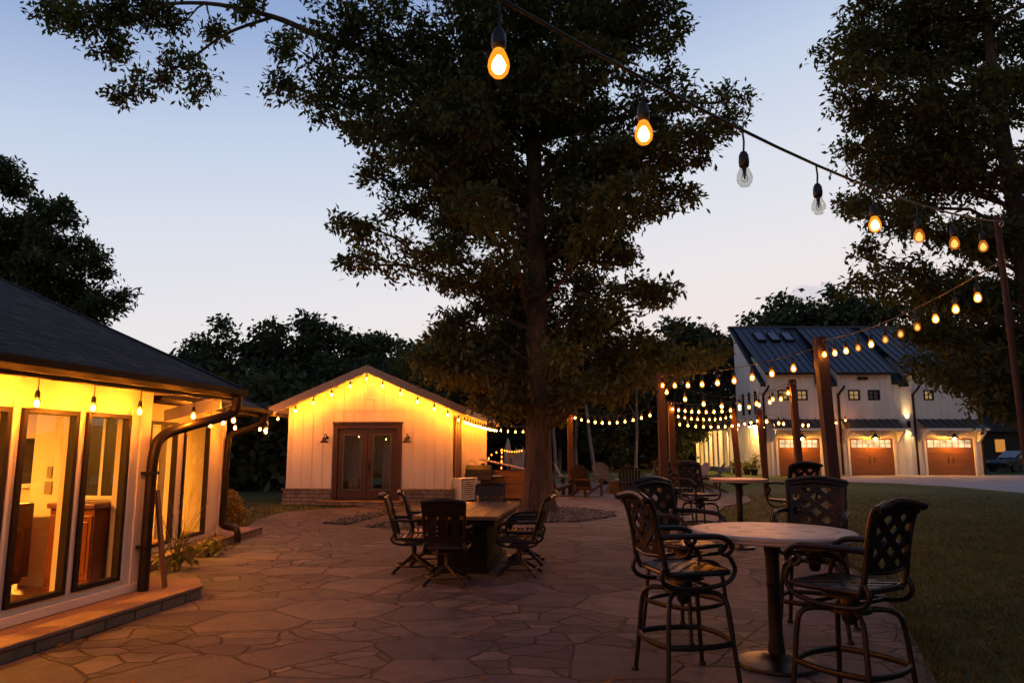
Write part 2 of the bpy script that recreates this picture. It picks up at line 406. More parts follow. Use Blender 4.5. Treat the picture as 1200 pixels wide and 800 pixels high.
def make_stool(label, loc, rz, group='bar stools around the round tables'):
    t = thing('bar_stool', label, 'bar stool', loc, rz, group)
    for sx in (-1,1):
        for sy in (-1,1):
            m = MB(); pts = smooth_path([(.05*sx,.05*sy,.585),(.15*sx,.15*sy,.590),(.205*sx,.205*sy,.555),(.225*sx,.225*sy,.45),(.24*sx,.24*sy,.25),(.262*sx,.262*sy,.02)], 5)
            m.tube(pts, [.017]*len(pts), 8)
            m.lathe([(.026,0),(.028,.012),(.018,.03)], 8, (.266*sx,.266*sy,0))
            m.build('leg', m_iron, t, True)
    m = MB(); q = .238; b = .285
    ringp = []
    for (ax,ay),(bx,by) in (((-q,-q),(q,-q)),((q,-q),(q,q)),((q,q),(-q,q)),((-q,q),(-q,-q))):
        for k in range(6):
            s = k/6; bow = math.sin(math.pi*s)*(b-q)
            x = ax+(bx-ax)*s; y = ay+(by-ay)*s
            nx, ny = (0,(-1 if ay<0 else 1)) if ay==by else ((1 if ax>0 else -1),0)
            ringp.append((x+nx*bow, y+ny*bow, .27))
    m.tube(ringp, .015, 8, closed=True, flat=1.3)
    m.build('foot_ring', m_iron, t, True)
    m = MB(); m.lathe([(.03,.50),(.045,.52),(.05,.56),(.13,.575),(.13,.60),(.07,.615),(.06,.66),(.15,.67),(.15,.685)], 20)
    m.build('swivel', m_iron, t, True)
    # cradle: the two C shaped runs under the seat that rise to the arms
    m = MB()
    for sx in (-1,1):
        pts = smooth_path([(.235*sx,-.24,.80),(.24*sx,-.275,.72),(.235*sx,-.215,.655),(.22*sx,-.05,.635),(.22*sx,.10,.64),(.235*sx,.225,.675),(.245*sx,.27,.755),(.245*sx,.235,.835)], 5)
        m.tube(pts, .016, 8)
    m.tube([(-.23,-.10,.637),(.23,-.10,.637)], .013, 6); m.tube([(-.23,.10,.642),(.23,.10,.642)], .013, 6)
    m.build('seat_cradle', m_iron, t, True)
    m = MB(); z = .735
    def fs(u, v, w): return Vector((u, v, z+w-.02*math.cos(u*5.5)*math.cos(v*5.5)+.012))
    lattice(m, -.215,.215,-.20,.22, .050, .125, .012, fs, .85)
    rim = [(-.225,-.21),(0,-.222),(.225,-.21),(.238,0),(.225,.23),(0,.25),(-.225,.23),(-.238,0)]
    rp = smooth_path([(*p,z) for p in rim+[rim[0]]], 4)[:-1]
    m.tube(rp, .019, 8, closed=True)
    m.build('seat', m_iron, t, True)
    m = MB()
    def yb(zz): return -.235 - .10*((zz-.74)/.5)**1.3 if zz > .74 else -.235
    for sx in (-1,1):
        pts = smooth_path([(.225*sx,-.21,.72),(.235*sx,-.245,.80),(.232*sx,yb(.98),.98),(.235*sx,yb(1.14),1.14),(.245*sx,yb(1.22)-.02,1.225),(.25*sx,yb(1.24)-.065,1.225)], 5)
        m.tube(pts, .018, 8)
    top = smooth_path([(-.25,-.375,1.225),(-.13,-.36,1.25),(0,-.355,1.262),(.13,-.36,1.25),(.25,-.375,1.225)], 4)
    m.tube(top, .026, 8); m.tube([(x,y+.035,zz-.03) for x,y,zz in top], .018, 8)
    m.tube(smooth_path([(-.23,yb(.86),.86),(0,yb(.86)-.03,.845),(.23,yb(.86),.86)],4), .014, 8)
    m.build('back_frame', m_iron, t, True)
    m = MB()
    def fb(u, v, w): return Vector((u, yb(v)-.03*math.cos(u*6.5)+w, v))
    lattice(m, -.205,.205,.865,1.205, .047, .170, .012, fb, .78)
    for u0,u1,v0,v1 in ((-.222,-.192,.85,1.215),(.192,.222,.85,1.215),(-.191,.191,.85,.875),(-.191,.191,1.18,1.215)):
        m.prism([(u0,v0),(u1,v0),(u1,v1),(u0,v1)], -.010,.0085, fb)
    m.build('backrest', m_iron, t, True)
    for sx in (-1,1):
        m = MB()
        pts = smooth_path([(.235*sx,-.265,.98),(.265*sx,-.15,.985),(.275*sx,.02,.985),(.272*sx,.16,.975),(.265*sx,.235,.93),(.26*sx,.235,.875),(.255*sx,.185,.855),(.25*sx,.155,.89),(.25*sx,.19,.915)], 5)
        n = len(pts); m.tube(pts, [.02 if i < n*.55 else .016-.006*(i/n-.55)/.45 for i in range(n)], 8)
        m.tube([(.245*sx,.20,.86),(.243*sx,.235,.83)], .012, 6)
        m.build('armrest', m_iron, t, True)
    return t
def make_dining_chair(label, loc, rz):
    t = thing('patio_chair', label, 'chair', loc, rz, 'swivel chairs around the plank table')
    for k in range(4):
        a = R(45+90*k); dx, dy = math.cos(a), math.sin(a)
        m = MB(); pts = smooth_path([(.02*dx,.02*dy,.20),(.10*dx,.10*dy,.15),(.22*dx,.22*dy,.085),(.33*dx,.33*dy,.025)], 5)
        m.tube(pts, [.026-.006*i/len(pts) for i in range(len(pts))], 8); m.lathe([(.03,0),(.03,.02),(.018,.04)], 8, (.335*dx,.335*dy,0))
        m.build('leg', m_iron, t, True)
    m = MB(); m.lathe([(.28,.012),(.30,.02),(.30,.032),(.28,.04)], 28); m.lathe([(.25,.013),(.27,.012),(.27,.04),(.25,.039)], 28)
    m.v = []; m.f = []
    m.tube([(.235*math.cos(q*math.pi/12),.235*math.sin(q*math.pi/12),.085) for q in range(24)], .011, 6, closed=True)
    m.build('base_ring', m_iron, t, True)
    m = MB(); m.lathe([(.04,.14),(.05,.18),(.035,.22),(.035,.33),(.13,.345),(.13,.365)], 16); m.build('swivel', m_iron, t, True)
    m = MB()
    for i in range(7):
        y = -.19+.40*i/6
        m.prism([(-.22,y-.022),(.22,y-.022),(.22,y+.022),(-.22,y+.022)], -.008,.008, lambda u,v,w: Vector((u,v,.425+w+.25*u*u)))
    rim = [(-.235,-.215),(0,-.225),(.235,-.215),(.245,0),(.235,.225),(0,.245),(-.235,.225),(-.245,0)]
    m.tube(smooth_path([(*p,.43) for p in rim+[rim[0]]],4)[:-1], .02, 8, closed=True)
    for sx in (-1,1):
        m.tube(smooth_path([(.23*sx,-.235,.50),(.235*sx,-.27,.42),(.22*sx,-.18,.365),(.20*sx,.05,.355),(.225*sx,.20,.385),(.24*sx,.25,.45),(.245*sx,.22,.55)],5), .015, 8)
    m.build('seat', m_iron, t, True)
    m = MB()
    def yb(z): return -.22-.16*max(0,(z-.43)/.55)**1.2
    for sx in (-1,1):
        m.tube(smooth_path([(.225*sx,-.21,.42),(.235*sx,yb(.6),.6),(.24*sx,yb(.8),.8),(.245*sx,yb(.94),.93),(.245*sx,yb(.98)-.05,.965)],5), .019, 8)
    m.tube(smooth_path([(-.245,yb(.98)-.05,.965),(0,yb(.98)-.055,.985),(.245,yb(.98)-.05,.965)],5), .024, 8)
    m.build('back_frame', m_iron, t, True)
    m = MB()
    def fb(u,v,w): return Vector((u, yb(v)-.035*math.cos(u*6)+w, v))
    m.prism([(-.235,.80),(.235,.80),(.24,.96),(-.24,.96)], -.01,.01, fb)
    for c in (-.135,0,.135):
        m.prism([(c-.035,.56),(c+.035,.56),(c+.050,.66),(c+.040,.73),(c+.060,.805),(c-.060,.805),(c-.040,.73),(c-.050,.66)], -.008,.008, fb)
    m.prism([(-.228,.50),(.228,.50),(.23,.57),(-.23,.57)], -.0095,.0095, fb)
    m.build('backrest', m_iron, t, True)
    for sx in (-1,1):
        m = MB(); m.tube(smooth_path([(.238*sx,-.275,.665),(.27*sx,-.12,.66),(.278*sx,.08,.655),(.27*sx,.20,.62),(.262*sx,.215,.56),(.255*sx,.16,.545),(.252*sx,.15,.585)],5), .019, 8)
        m.build('armrest', m_iron, t, True)
    return t
def make_adirondack(label, loc, rz, mat):
    t = thing('adirondack_chair', label, 'garden chair', loc, rz, 'slatted garden chairs around the fire pit')
    m = MB()
    dirv = Vector((0,-.42,.80)).normalized()
    for i in range(7):
        x0 = (i-3)*.078; x1 = (i-3)*.092; top = .86-.035*((i-3)**2)/2.2
        p0 = Vector((x0,-.20,.20)); p1 = Vector((x1,-.20,.20))+dirv*top
        m.bar(p0, p1, .070, .022, up=(0,.8,.42))
        e = p1; m.prism([(-.035,0),(.035,0),(.022,.03),(-.022,.03)], -.011,.011, lambda u,v,w: e+Vector((u,0,0))+dirv*v+Vector((0,.8,.42)).normalized()*w)
    m.bar((-.30,-.26,.26),(.30,-.26,.26), .03,.09); m.bar((-.30,-.43,.52),(.30,-.43,.52),.03,.07)
    m.build('backrest', mat, t)
    m = MB()
    for i in range(6):
        s = i/5; m.box((0,.36-.56*s,.37-.14*s),(.54,.085,.022), Matrix.Rotation(R(14),3,'X'))
    m.build('seat', mat, t)
    for sx in (-1,1):
        m = MB(); m.prism([(-.05,-.50),(.03,-.50),(.075,.30),(.06,.42),(-.06,.42),(-.075,.30)], -.012,.012, lambda u,v,w: Vector((sx*.33+u*1.0,v,.56+w))); m.bar((sx*.30,.34,.545),(sx*.30,.20,.42),.03,.06)
        m.build('armrest', mat, t)
        m = MB(); m.box((sx*.305,.33,.272),(.03,.12,.545)); m.build('leg', mat, t)
        m = MB(); m.prism([(.38,.30),(.38,.38),(-.20,.24),(-.66,.03),(-.70,0),(-.58,0),(-.18,.13)], -.014,.014, lambda u,v,w: Vector((sx*.265+w,u,v))); m.build('leg', mat, t)
    return t
def make_round_table(label, loc, r, h):
    t = thing('round_bar_table', label, 'table', loc, 0, 'round bar tables')
    m = MB(); m.lathe([(r-.05,h-.055),(r-.015,h-.055),(r-.004,h-.045),(r-.006,h-.034),(r,h-.026),(r,h-.012),(r-.012,h-.002),(r-.05,h),(r-.10,h+.001)], 72)
    m.build('table_top', m_tabletop, t, True)
    m = MB(); m.lathe([(.062,.06),(.06,.12),(.05,.2),(.046,.55),(.048,.56),(.052,.58),(.048,.6),(.050,h-.2),(.06,h-.12),(.20,h-.075),(.20,h-.056)], 20)
    m.build('pedestal', m_iron, t, True)
    m = MB(); m.lathe([(r*.46,0),(r*.48,.012),(r*.47,.03),(r*.30,.055),(.12,.065),(.09,.085),(.064,.09)], 40)
    m.build('base', m_iron, t, True)
    return t
# ------------------------------------------------------------------ string lights
def bulb_meshes(r):
    k = r/.03
    m = MB(); m.lathe([(q*k*1.0, z*k) for q,z in ((.004,-.082),(.016,-.078),(.026,-.066),(.030,-.050),(.028,-.032),(.020,-.012),(.013,0))], 10)
    a = m
    s = MB(); return a, k
SOCK = {}
CORES = {m_lit: m_core, m_litfar: m_corefar, m_lithouse: m_corehouse, m_litcot: m_corecot, m_dim: m_dimcore}
def bulb_data(r, mat, drop):
    key = (round(r,4), mat.name, round(drop,3))
    if key in SOCK: return SOCK[key]
    k = r/.03
    m = MB(); z0 = -drop-.055*k
    m.lathe([(q*k, z0+z*k) for q,z in ((.004,-.082),(.016,-.078),(.026,-.066),(.030,-.050),(.028,-.032),(.020,-.012),(.013,0))], 16 if k < 1.3 else 9)
    b = m.build('bulb', mat, None, True); me1 = b.data; bpy.data.objects.remove(b)
    me3 = None
    if mat in CORES:
        m = MB(); m.lathe([(q*k*(.66 if k < 1.3 else .5), z0+(-.042+(z+.042)*(.72 if k < 1.3 else .55))*k) for q,z in ((.004,-.082),(.018,-.076),(.028,-.062),(.029,-.045),(.020,-.026),(.010,-.012))], 8)
        c = m.build('filament', CORES[mat], None, True); me3 = c.data; bpy.data.objects.remove(c)
    if mat is m_bulbglass:
        m = MB(); m.lathe([(q*k, z0+z*k) for q,z in ((.003,-.050),(.006,-.030),(.009,-.008))], 8); m.tube([(-.008*k,0,z0-.028*k),(-.011*k,0,z0-.055*k),(0,.004*k,z0-.060*k),(.011*k,0,z0-.055*k),(.008*k,0,z0-.028*k)], .0014*k, 5)
        c = m.build('filament', m_iron, None, True); me3 = c.data; bpy.data.objects.remove(c)
    m = MB(); m.tube([(0,0,0),(0.004,0,-drop*.5),(0,0,-drop)], .0042*max(1,k*.8), 6)
    m.lathe([(q*k, z0+z*k) for q,z in ((.014,-.002),(.019,.003),(.021,.02),(.019,.045),(.012,.06),(.006,.064))], 10)
    s = m.build('socket', m_black, None, True); me2 = s.data; bpy.data.objects.remove(s)
    SOCK[key] = (me1, me2, me3); return SOCK[key]
def string_lights(label, P, us, mats, r=.03, drop=.10, wr=.006, wmat=None, sag=0.0, sockets=True, group='strings of warm bulbs', cat='string lights'):
    """P: polyline of the wire (2 points + sag = hanging curve); us: bulb positions 0..1 along it; mats: material per bulb"""
    P = [Vector(p) for p in P]
    if len(P) == 2:
        a, b = P; P = [a.lerp(b, i/24)-Vector((0,0,4*sag*(i/24)*(1-i/24))) for i in range(25)]
    t = thing('string_lights', label, cat, P[0], 0, group)
    m = MB(); m.tube([p-P[0] for p in P], wr, 6); m.build('wire', wmat or m_wire, t, True)
    cum = [0]
    for i in range(1, len(P)): cum.append(cum[-1]+(P[i]-P[i-1]).length)
    for j, u in enumerate(us):
        s = u*cum[-1]; i = max(k for k in range(len(cum)-1) if cum[k] <= s+1e-9)
        p = P[i].lerp(P[i+1], (s-cum[i])/max(cum[i+1]-cum[i],1e-9))-P[0]
        mt = mats[j] if isinstance(mats, list) else mats
        me1, me2, me3 = bulb_data(r, mt, drop)
        b = link('bulb', me1, t, p)
        if sockets: link('socket', me2, b)
        if me3: link('filament', me3, b)
    return t
def lin(n, a=0.0, b=1.0): return [a+(b-a)*i/(n-1) for i in range(n)]
# ------------------------------------------------------------------ trees
def leaf_cloud(centers, dirs, per, size, spread, up=.15, droop=.25, seed=0, wide=.42):
    """kite shaped leaves around twig tips: centres (N,3), dirs (N,3)"""
    g = np.random.default_rng(seed); N = len(centers)
    c = np.repeat(centers, per, 0); d = np.repeat(dirs, per, 0); n = N*per
    base = c + g.normal(0, spread, (n,3))*np.array([1,1,.65])
    ld = d*.55 + g.normal(0, .75, (n,3)); ld[:,2] -= droop
    ld /= np.linalg.norm(ld, axis=1)[:,None]
    nr = g.normal(0,.55,(n,3)); nr[:,2] += .8
    sd = np.cross(ld, nr); sd /= np.linalg.norm(sd, axis=1)[:,None]+1e-9
    L = size*(g.uniform(.45,1.0,n)**.8*1.45)[:,None]; W = L*wide
    nn = np.cross(sd, ld)
    v0 = base; v1 = base+ld*L*.5+sd*W*.5+nn*L*.06; v2 = base+ld*L; v3 = base+ld*L*.5-sd*W*.5+nn*L*.06
    V = np.stack([v0,v1,v2,v3],1).reshape(-1,3)
    F = np.arange(n*4).reshape(n,4)
    return V, F
def branch_pts(a, b, bow, n=7, seed=0):
    g = random.Random(seed); a, b = Vector(a), Vector(b); L = (b-a).length
    out = []
    for i in range(n+1):
        t = i/n; p = a.lerp(b, t); p.z += bow*L*math.sin(math.pi*t)
        if 0 < i < n: p += Vector((g.uniform(-1,1), g.uniform(-1,1), g.uniform(-1,1)))*L*.035
        out.append(p)
    return out

def puff_tree(name, label, cat, base, trunk, puffs, leaf_mat, seed, leaf=.14, per=11, density=1.0, spin=2, trunk_r=.36, limbs=None, group=None, clear=None):
    """base: ground point; trunk: list of points (relative); puffs: (centre Vector relative, radius, can_spin)"""
    g = random.Random(seed); ng = np.random.default_rng(seed)
    t = thing(name, label, cat, base, 0, group)
    m = MB()
    T = smooth_path(trunk, 9); n = len(T)
    H = trunk[-1][2]
    rad = []
    for p in T:
        s = p.z/H; r = trunk_r*(1-.80*s); r *= 1+.55*math.exp(-p.z/.45); rad.append(max(r,.03))
    m.tube(T, rad, 36)
    # ridged bark and root flare: every ring pushed in and out
    ph = [g.uniform(0,6.28) for _ in range(6)]
    for i in range(len(m.v)):
        q = m.v[i]; ring = min(i//36, n-1); c_ = T[ring]; dv = q-c_; a_ = 2*math.pi*(i % 36)/36; zz = q.z
        k_ = .035*math.sin(11*a_+ph[0]+zz*.5)+.030*math.sin(17*a_+ph[1]-zz*.8)+.05*math.sin(3*a_+ph[2]+zz*.35)+.03*math.sin(zz*2.1+ph[4]+2*a_)
        k_ += (.22*math.sin(5*a_+ph[3])+.10*math.sin(8*a_+ph[5]))*math.exp(-max(zz,0)/.38)
        m.v[i] = c_ + dv*(1+k_)
    allp = []
    for c, r, ok in puffs:
        allp.append((Vector(c), r))
        if ok:
            for k in range(spin):
                a = R(g.uniform(35,145))*(1 if k % 2 == 0 else -1)
                ct = Vector((T[-1].x*.5, T[-1].y*.5, 0))
                q = Matrix.Rotation(a,3,'Z') @ (Vector(c)-ct) + ct
                allp.append((q, r*g.uniform(.85,1.05)))
    if clear:   # boughs that would hang in front of the bare lower trunk grow on its far side
        for k, (c, r) in enumerate(allp):
            if c.z < clear and c.y < r*.9 and abs(c.x) < r*.95+.25: allp[k] = (Vector((c.x, max(abs(c.y), r*.9), c.z)), r)
    cen = []; dirs = []
    for k, (c, r) in enumerate(allp):
        # limb from trunk
        z0 = min(max(c.z - max(.35*Vector((c.x,c.y,0)).length, .3) - r*.3, trunk[0][2]+2.2), H*.96)
        ti = min(range(n), key=lambda i: abs(T[i].z-z0))
        a = T[ti]; B = branch_pts(a, c, .05, 7, seed*100+k)
        Lb = (c-a).length
        r0 = min(rad[ti]*.45, .012+.009*Lb)
        m.tube(B, [r0*(1-.75*i/7)+.008 for i in range(8)], 6)
        nt = max(5, int(density*46*r**2.0*(1.0 if c.z > 9.3 or not clear else 1.7)))
        u = ng.normal(0,1,(nt,3)); u /= np.linalg.norm(u,axis=1)[:,None]
        rr = r*ng.uniform(.25,1.0,(nt,1))**.55
        pts = np.array(c)[None,:] + u*rr*np.array([1,1,.72 if c.z > 9.3 else .5])
        # clumpiness: pull twigs toward sub centres
        ns = max(3, int(nt/9)); sc = pts[ng.integers(0,nt,ns)]
        for i in range(nt):
            j = np.argmin(((sc-pts[i])**2).sum(1)); pts[i] = pts[i]*.5+sc[j]*.5 + ng.normal(0,.05,3)
        if clear is not None or True:   # leafy shoots along the outer part of the bough, so that no bough hangs bare
            nb = int(nt*.10)+int(density*7*Lb)
            tt = ng.uniform(.42,1.0,nb)*7; ii = np.minimum(tt.astype(int),6); ff = (tt-ii)[:,None]; BA = np.array([list(q) for q in B])
            al = BA[ii]*(1-ff)+BA[ii+1]*ff + ng.normal(0,.20+.10*r,(nb,3))*np.array([1,1,.7])
            pts = np.concatenate([pts, al])
        cen.append(pts); dd = pts-np.array(c)[None,:]; dd /= np.linalg.norm(dd,axis=1)[:,None]+1e-6; dirs.append(dd)
        for j in range(min(ns, 20)):
            m.tube(branch_pts(c.lerp(B[-2],.3), Vector(sc[j]), .04, 3, seed*977+k*31+j), [.020,.015,.011,.006], 4)
    if limbs:
        for P, r0, r1 in limbs:
            Q = smooth_path(P, 5); m.tube(Q, [r0+(r1-r0)*i/(len(Q)-1) for i in range(len(Q))], 8)
    m.build('trunk', m_bark, t, True, fixn=False)
    cen = np.concatenate(cen); dirs = np.concatenate(dirs)
    V, F = leaf_cloud(cen, dirs, per, leaf, leaf*.85, seed=seed); print('LEAVES', name, len(F))
    link('crown', fast_mesh('crown', V, F, leaf_mat), t)
    return t
def generic_tree_data(seed, h=10.0, w=3.4, low=.22, nleaf=6500, leaf=.30, sparse=1.0):
    """trunk mesh and crown mesh of a forest tree of height h"""
    g = random.Random(seed); ng = np.random.default_rng(seed)
    m = MB(); T = branch_pts((0,0,-.2),(g.uniform(-.4,.4),g.uniform(-.4,.4),h*.9),0,10,seed)
    m.tube(T, [max(.19*(h/10)*(1-.9*i/10),.02) for i in range(11)], 8)
    puffs = []
    for k in range(30):
        s = g.uniform(low,1.0)
        env = w*(math.sin(math.pi*min(1,max(0,(s-low*.55)/(1.06-low*.55))))**.62)
        a = g.uniform(0,2*math.pi); q = env*g.uniform(.35,.95)
        r = g.uniform(.45,1.2)*(.65+.45*(1-s))*(h/10)
        c = Vector((q*math.cos(a), q*math.sin(a), s*h-.3)); puffs.append((c,r))
        i = min(10,max(2,int(10*(s-.18)))); m.tube(branch_pts(T[i],c,.05,4,seed+k), [.07,.055,.04,.03,.015], 5)
    tot = sum(r**2 for _,r in puffs); cen=[]; dirs=[]
    for c,r in puffs:
        nt = int(nleaf/9*r**2/tot)+3
        u = ng.normal(0,1,(nt,3)); u /= np.linalg.norm(u,axis=1)[:,None]
        pts = np.array(c)+u*(r*ng.uniform(.3,1.05,(nt,1))**.5)*np.array([1,1,.7]); ns = max(3,nt//7); sc = pts[ng.integers(0,nt,ns)]
        for i in range(nt):
            j = np.argmin(((sc-pts[i])**2).sum(1)); pts[i] = pts[i]*.55+sc[j]*.45
        cen.append(pts); dirs.append(u)
    V,F = leaf_cloud(np.concatenate(cen), np.concatenate(dirs), 9, leaf, leaf*1.1, seed=seed, wide=.6)
    o = m.build('trunk', m_bark, None, True, fixn=False); tm = o.data; bpy.data.objects.remove(o)
    return tm, fast_mesh('crown', V, F, m_leaf2)
def forest_tree(label, data, loc, scale, rz, group, name='forest_tree', sxy=1.0):
    t = thing(name, label, 'tree', loc, rz, group); t.scale = (scale*sxy, scale*sxy, scale)
    link('trunk', data[0], t); link('crown', data[1], t); return t
# ================================================================== ground
PZ = .03
m = MB(); N = 40
gx = [-160+320*i/N for i in range(N+1)]; gy = [-60+340*i/N for i in range(N+1)]
V = [(x,y,0) for y in gy for x in gx]; F = [(j*(N+1)+i, j*(N+1)+i+1, (j+1)*(N+1)+i+1, (j+1)*(N+1)+i) for j in range(N) for i in range(N)]
m.add(V,F); tag(m.build('lawn_ground', m_grass, fixn=False), kind='structure')
def slab(name, poly, z0, z1, mat):
    m = MB(); m.prism([(p[0],p[1]) for p in poly], z0, z1, lambda u,v,w: Vector((u,v,w)))
    return tag(m.build(name, mat), kind='structure')
edge = [(1096,800),(1054,722),(1018,680),(965,652),(905,634),(858,616),(842,604),(850,594),(880,588),(866,579),(830,574),(760,570),(690,569),(640,570),(600,573),(585,577)]
pts = [U(*q) for q in edge]
near = pts[0]; d = (pts[0]-pts[1]).normalized()
pts = smooth_path(pts, 3)
poly = [(near.x+d.x*6, near.y+d.y*6)] + [(p.x,p.y) for p in pts]
left = [U(540,586), U(455,592), U(380,597), U(330,601), U(300,611), U(285,622)]
poly += [(p.x,p.y) for p in left] + [(-5.3,13.6), (-6.2,9.0), (-6.2,-5)]
slab('flagstone_patio', poly, -.05, PZ, m_flag)
# gravel strips and the pebble ring under the oak
OAK = U(631,600); OAK.z = 0
ell = [(OAK.x-.35+2.15*math.cos(q*math.pi/18)*(1+.06*math.sin(q*1.7)), OAK.y-.75+2.25*math.sin(q*math.pi/18)*(1+.06*math.cos(q*2.3))) for q in range(36)]
slab('pebble_bed', ell, 0, PZ+.006, m_dirt)
strip = [U(378,613,PZ), U(452,598,PZ), U(470,599,PZ), U(404,615,PZ)]
slab('gravel_strip', strip, 0, PZ+.006, m_dirt)
strip2 = [U(425,617,PZ), U(470,607,PZ), U(520,606,PZ), U(540,616,PZ), U(490,622,PZ)]
slab('gravel_strip', strip2, 0, PZ+.006, m_dirt)
def stones(polys, n, seed):
    g = random.Random(seed); Vv=[]; Ff=[]
    ico_v = [(0,0,1),(.9,0,.2),(.28,.85,.2),(-.73,.53,.2),(-.73,-.53,.2),(.28,-.85,.2),(0,0,-.5)]
    ico_f = [(0,1,2),(0,2,3),(0,3,4),(0,4,5),(0,5,1),(6,2,1),(6,3,2),(6,4,3),(6,5,4),(6,1,5)]
    def inside(x,y,P):
        r=False
        for i in range(len(P)):
            a,b=P[i-1],P[i]
            if (a[1]>y)!=(b[1]>y) and x<(b[0]-a[0])*(y-a[1])/(b[1]-a[1])+a[0]: r=not r
        return r
    for P,k in polys:
        xs=[p[0] for p in P]; ys=[p[1] for p in P]; c=0
        while c<k:
            x=g.uniform(min(xs),max(xs)); y=g.uniform(min(ys),max(ys))
            if not inside(x,y,P): continue
            c+=1; r=g.uniform(.025,.065); a=g.uniform(0,6.28); e=g.uniform(.6,1); b=len(Vv); hz=g.uniform(.4,.7)
            for vx,vy,vz in ico_v:
                px_,py_=vx*r*g.uniform(.8,1.15),vy*r*e*g.uniform(.8,1.15)
                Vv.append((x+px_*math.cos(a)-py_*math.sin(a), y+px_*math.sin(a)+py_*math.cos(a), PZ+.008+vz*r*hz+r*.15))
            Ff += [tuple(i+b for i in f) for f in ico_f]
    return Vv,Ff
Vv,Ff = stones([(ell,3600),([(p.x,p.y) for p in strip],420),([(p.x,p.y) for p in strip2],420)], 0, 3)
tag(link('pebbles', fast_mesh('pebbles', Vv, Ff, m_pebble, True)), 'dark river pebbles round the foot of the big oak', 'pebbles', kind='stuff')
# driveway in front of the garages
drive = [U(960,560.5), U(1010,557.2), U(1260,556.5), U(1330,590), U(1210,578.5), U(1120,570.5), U(1040,566), U(985,564.5)]
slab('driveway', [(p.x,p.y) for p in drive], -.05, .025, m_concrete)
# grass blades on the lawn near the patio
def blades(n, x0,x1,y0,y1, test, seed, hmin=.03, hmax=.075, wd=.007):
    g = np.random.default_rng(seed); k = int(n)
    yy = y0+(y1-y0)*g.random(k)**1.6; xx = g.uniform(x0,x1,k); ok = np.array([test(a,b) for a,b in zip(xx,yy)]); xx=xx[ok]; yy=yy[ok]; k=len(xx)
    a = g.uniform(0,6.28,k); h = g.uniform(hmin,hmax,k); w = wd*g.uniform(.7,1.6,k)
    lx, ly = g.normal(0,.035,k), g.normal(0,.035,k)
    v0 = np.stack([xx-np.cos(a)*w, yy-np.sin(a)*w, np.zeros(k)],1); v1 = np.stack([xx+np.cos(a)*w, yy+np.sin(a)*w, np.zeros(k)],1); v2 = np.stack([xx+lx, yy+ly, h],1)
    return np.stack([v0,v1,v2],1).reshape(-1,3), np.arange(k*3).reshape(k,3)
ppoly = poly
def in_patio(x,y):
    r=False
    for i in range(len(ppoly)):
        a,b=ppoly[i-1],ppoly[i]
        if (a[1]>y)!=(b[1]>y) and x<(b[0]-a[0])*(y-a[1])/(b[1]-a[1])+a[0]: r=not r
    return r
_g = random.Random(9)
V1,F1 = blades(210000, 1.6,17,3.2,26, lambda x,y: _g.random() < 1.3-(y-3.2)/20 and not in_patio(x,y), 5, .03,.07)
V2,F2 = blades(16000, -12,-4.5,13.7,24, lambda x,y: not in_patio(x,y), 6, .02,.05,.012)
# tufts that lap over the edge of the paving
g = np.random.default_rng(91); ev = [Vector((poly[0][0],poly[0][1],0))]+[p for p in pts if p.y < 16]; cx_ = []
for i in range(len(ev)-1):
    n_ = int((ev[i+1]-ev[i]).length*260)
    for s in g.random(n_): q = ev[i].lerp(ev[i+1], s); cx_.append((q.x+g.normal(.03,.05)*1.2, q.y+g.normal(0,.04)))
cx_ = np.array(cx_); k = len(cx_); aa = g.uniform(0,6.28,k); hh = g.uniform(.04,.105,k); ww = .006*g.uniform(.7,1.6,k)
v0 = np.stack([cx_[:,0]-np.cos(aa)*ww, cx_[:,1]-np.sin(aa)*ww, np.zeros(k)],1); v1 = np.stack([cx_[:,0]+np.cos(aa)*ww, cx_[:,1]+np.sin(aa)*ww, np.zeros(k)],1); v2 = np.stack([cx_[:,0]+g.normal(-.02,.05,k), cx_[:,1]+g.normal(0,.05,k), hh],1)
V3 = np.stack([v0,v1,v2],1).reshape(-1,3); F3 = np.arange(k*3).reshape(k,3)
tag(link('grass', fast_mesh('grass', np.concatenate([V1,V2,V3]), np.concatenate([F1,F2+len(V1),F3+len(V1)+len(V2)]), m_blade)), 'short grass of the lawn beside the flagstone patio', 'grass', kind='stuff')

g = np.random.default_rng(55); n = 420
xx = g.uniform(-4,10,n); yy = 3.2+16*g.random(n)**1.3; aa = g.uniform(0,6.28,n); L_ = g.uniform(.025,.055,n); hz = np.array([PZ if in_patio(p,q) else .035 for p,q in zip(xx,yy)])+.004
d1 = np.stack([np.cos(aa),np.sin(aa),g.uniform(-.05,.35,n)],1)*L_[:,None]; d2 = np.stack([-np.sin(aa),np.cos(aa),g.uniform(.0,.4,n)],1)*L_[:,None]*.45; c0 = np.stack([xx,yy,hz],1)
tag(link('fallen_leaves', fast_mesh('fallen_leaves', np.stack([c0,c0+d1+d2,c0+2*d1,c0+d1-d2*np.array([1,1,-.5])],1).reshape(-1,3), np.arange(n*4).reshape(n,4), m_fallen)), 'dry leaves scattered over patio and lawn', 'leaves', kind='stuff')
# low wooded rise closing the view behind the trees
m = MB(); NX, NY = 60, 8; Vh = []
for j in range(NY+1):
    for i in range(NX+1):
        x = -170+340*i/NX; y = 92+9*j; Vh.append((x,y,-.3+7.2*math.sin(math.pi*min(1,j/NY*1.0))*(.8+.2*math.sin(x*.07)+.1*math.sin(x*.19+j))))
m.add(Vh, [(j*(NX+1)+i, j*(NX+1)+i+1, (j+1)*(NX+1)+i+1, (j+1)*(NX+1)+i) for j in range(NY) for i in range(NX)])
tag(m.build('hill', m_dirt, None, True, fixn=False), kind='structure')

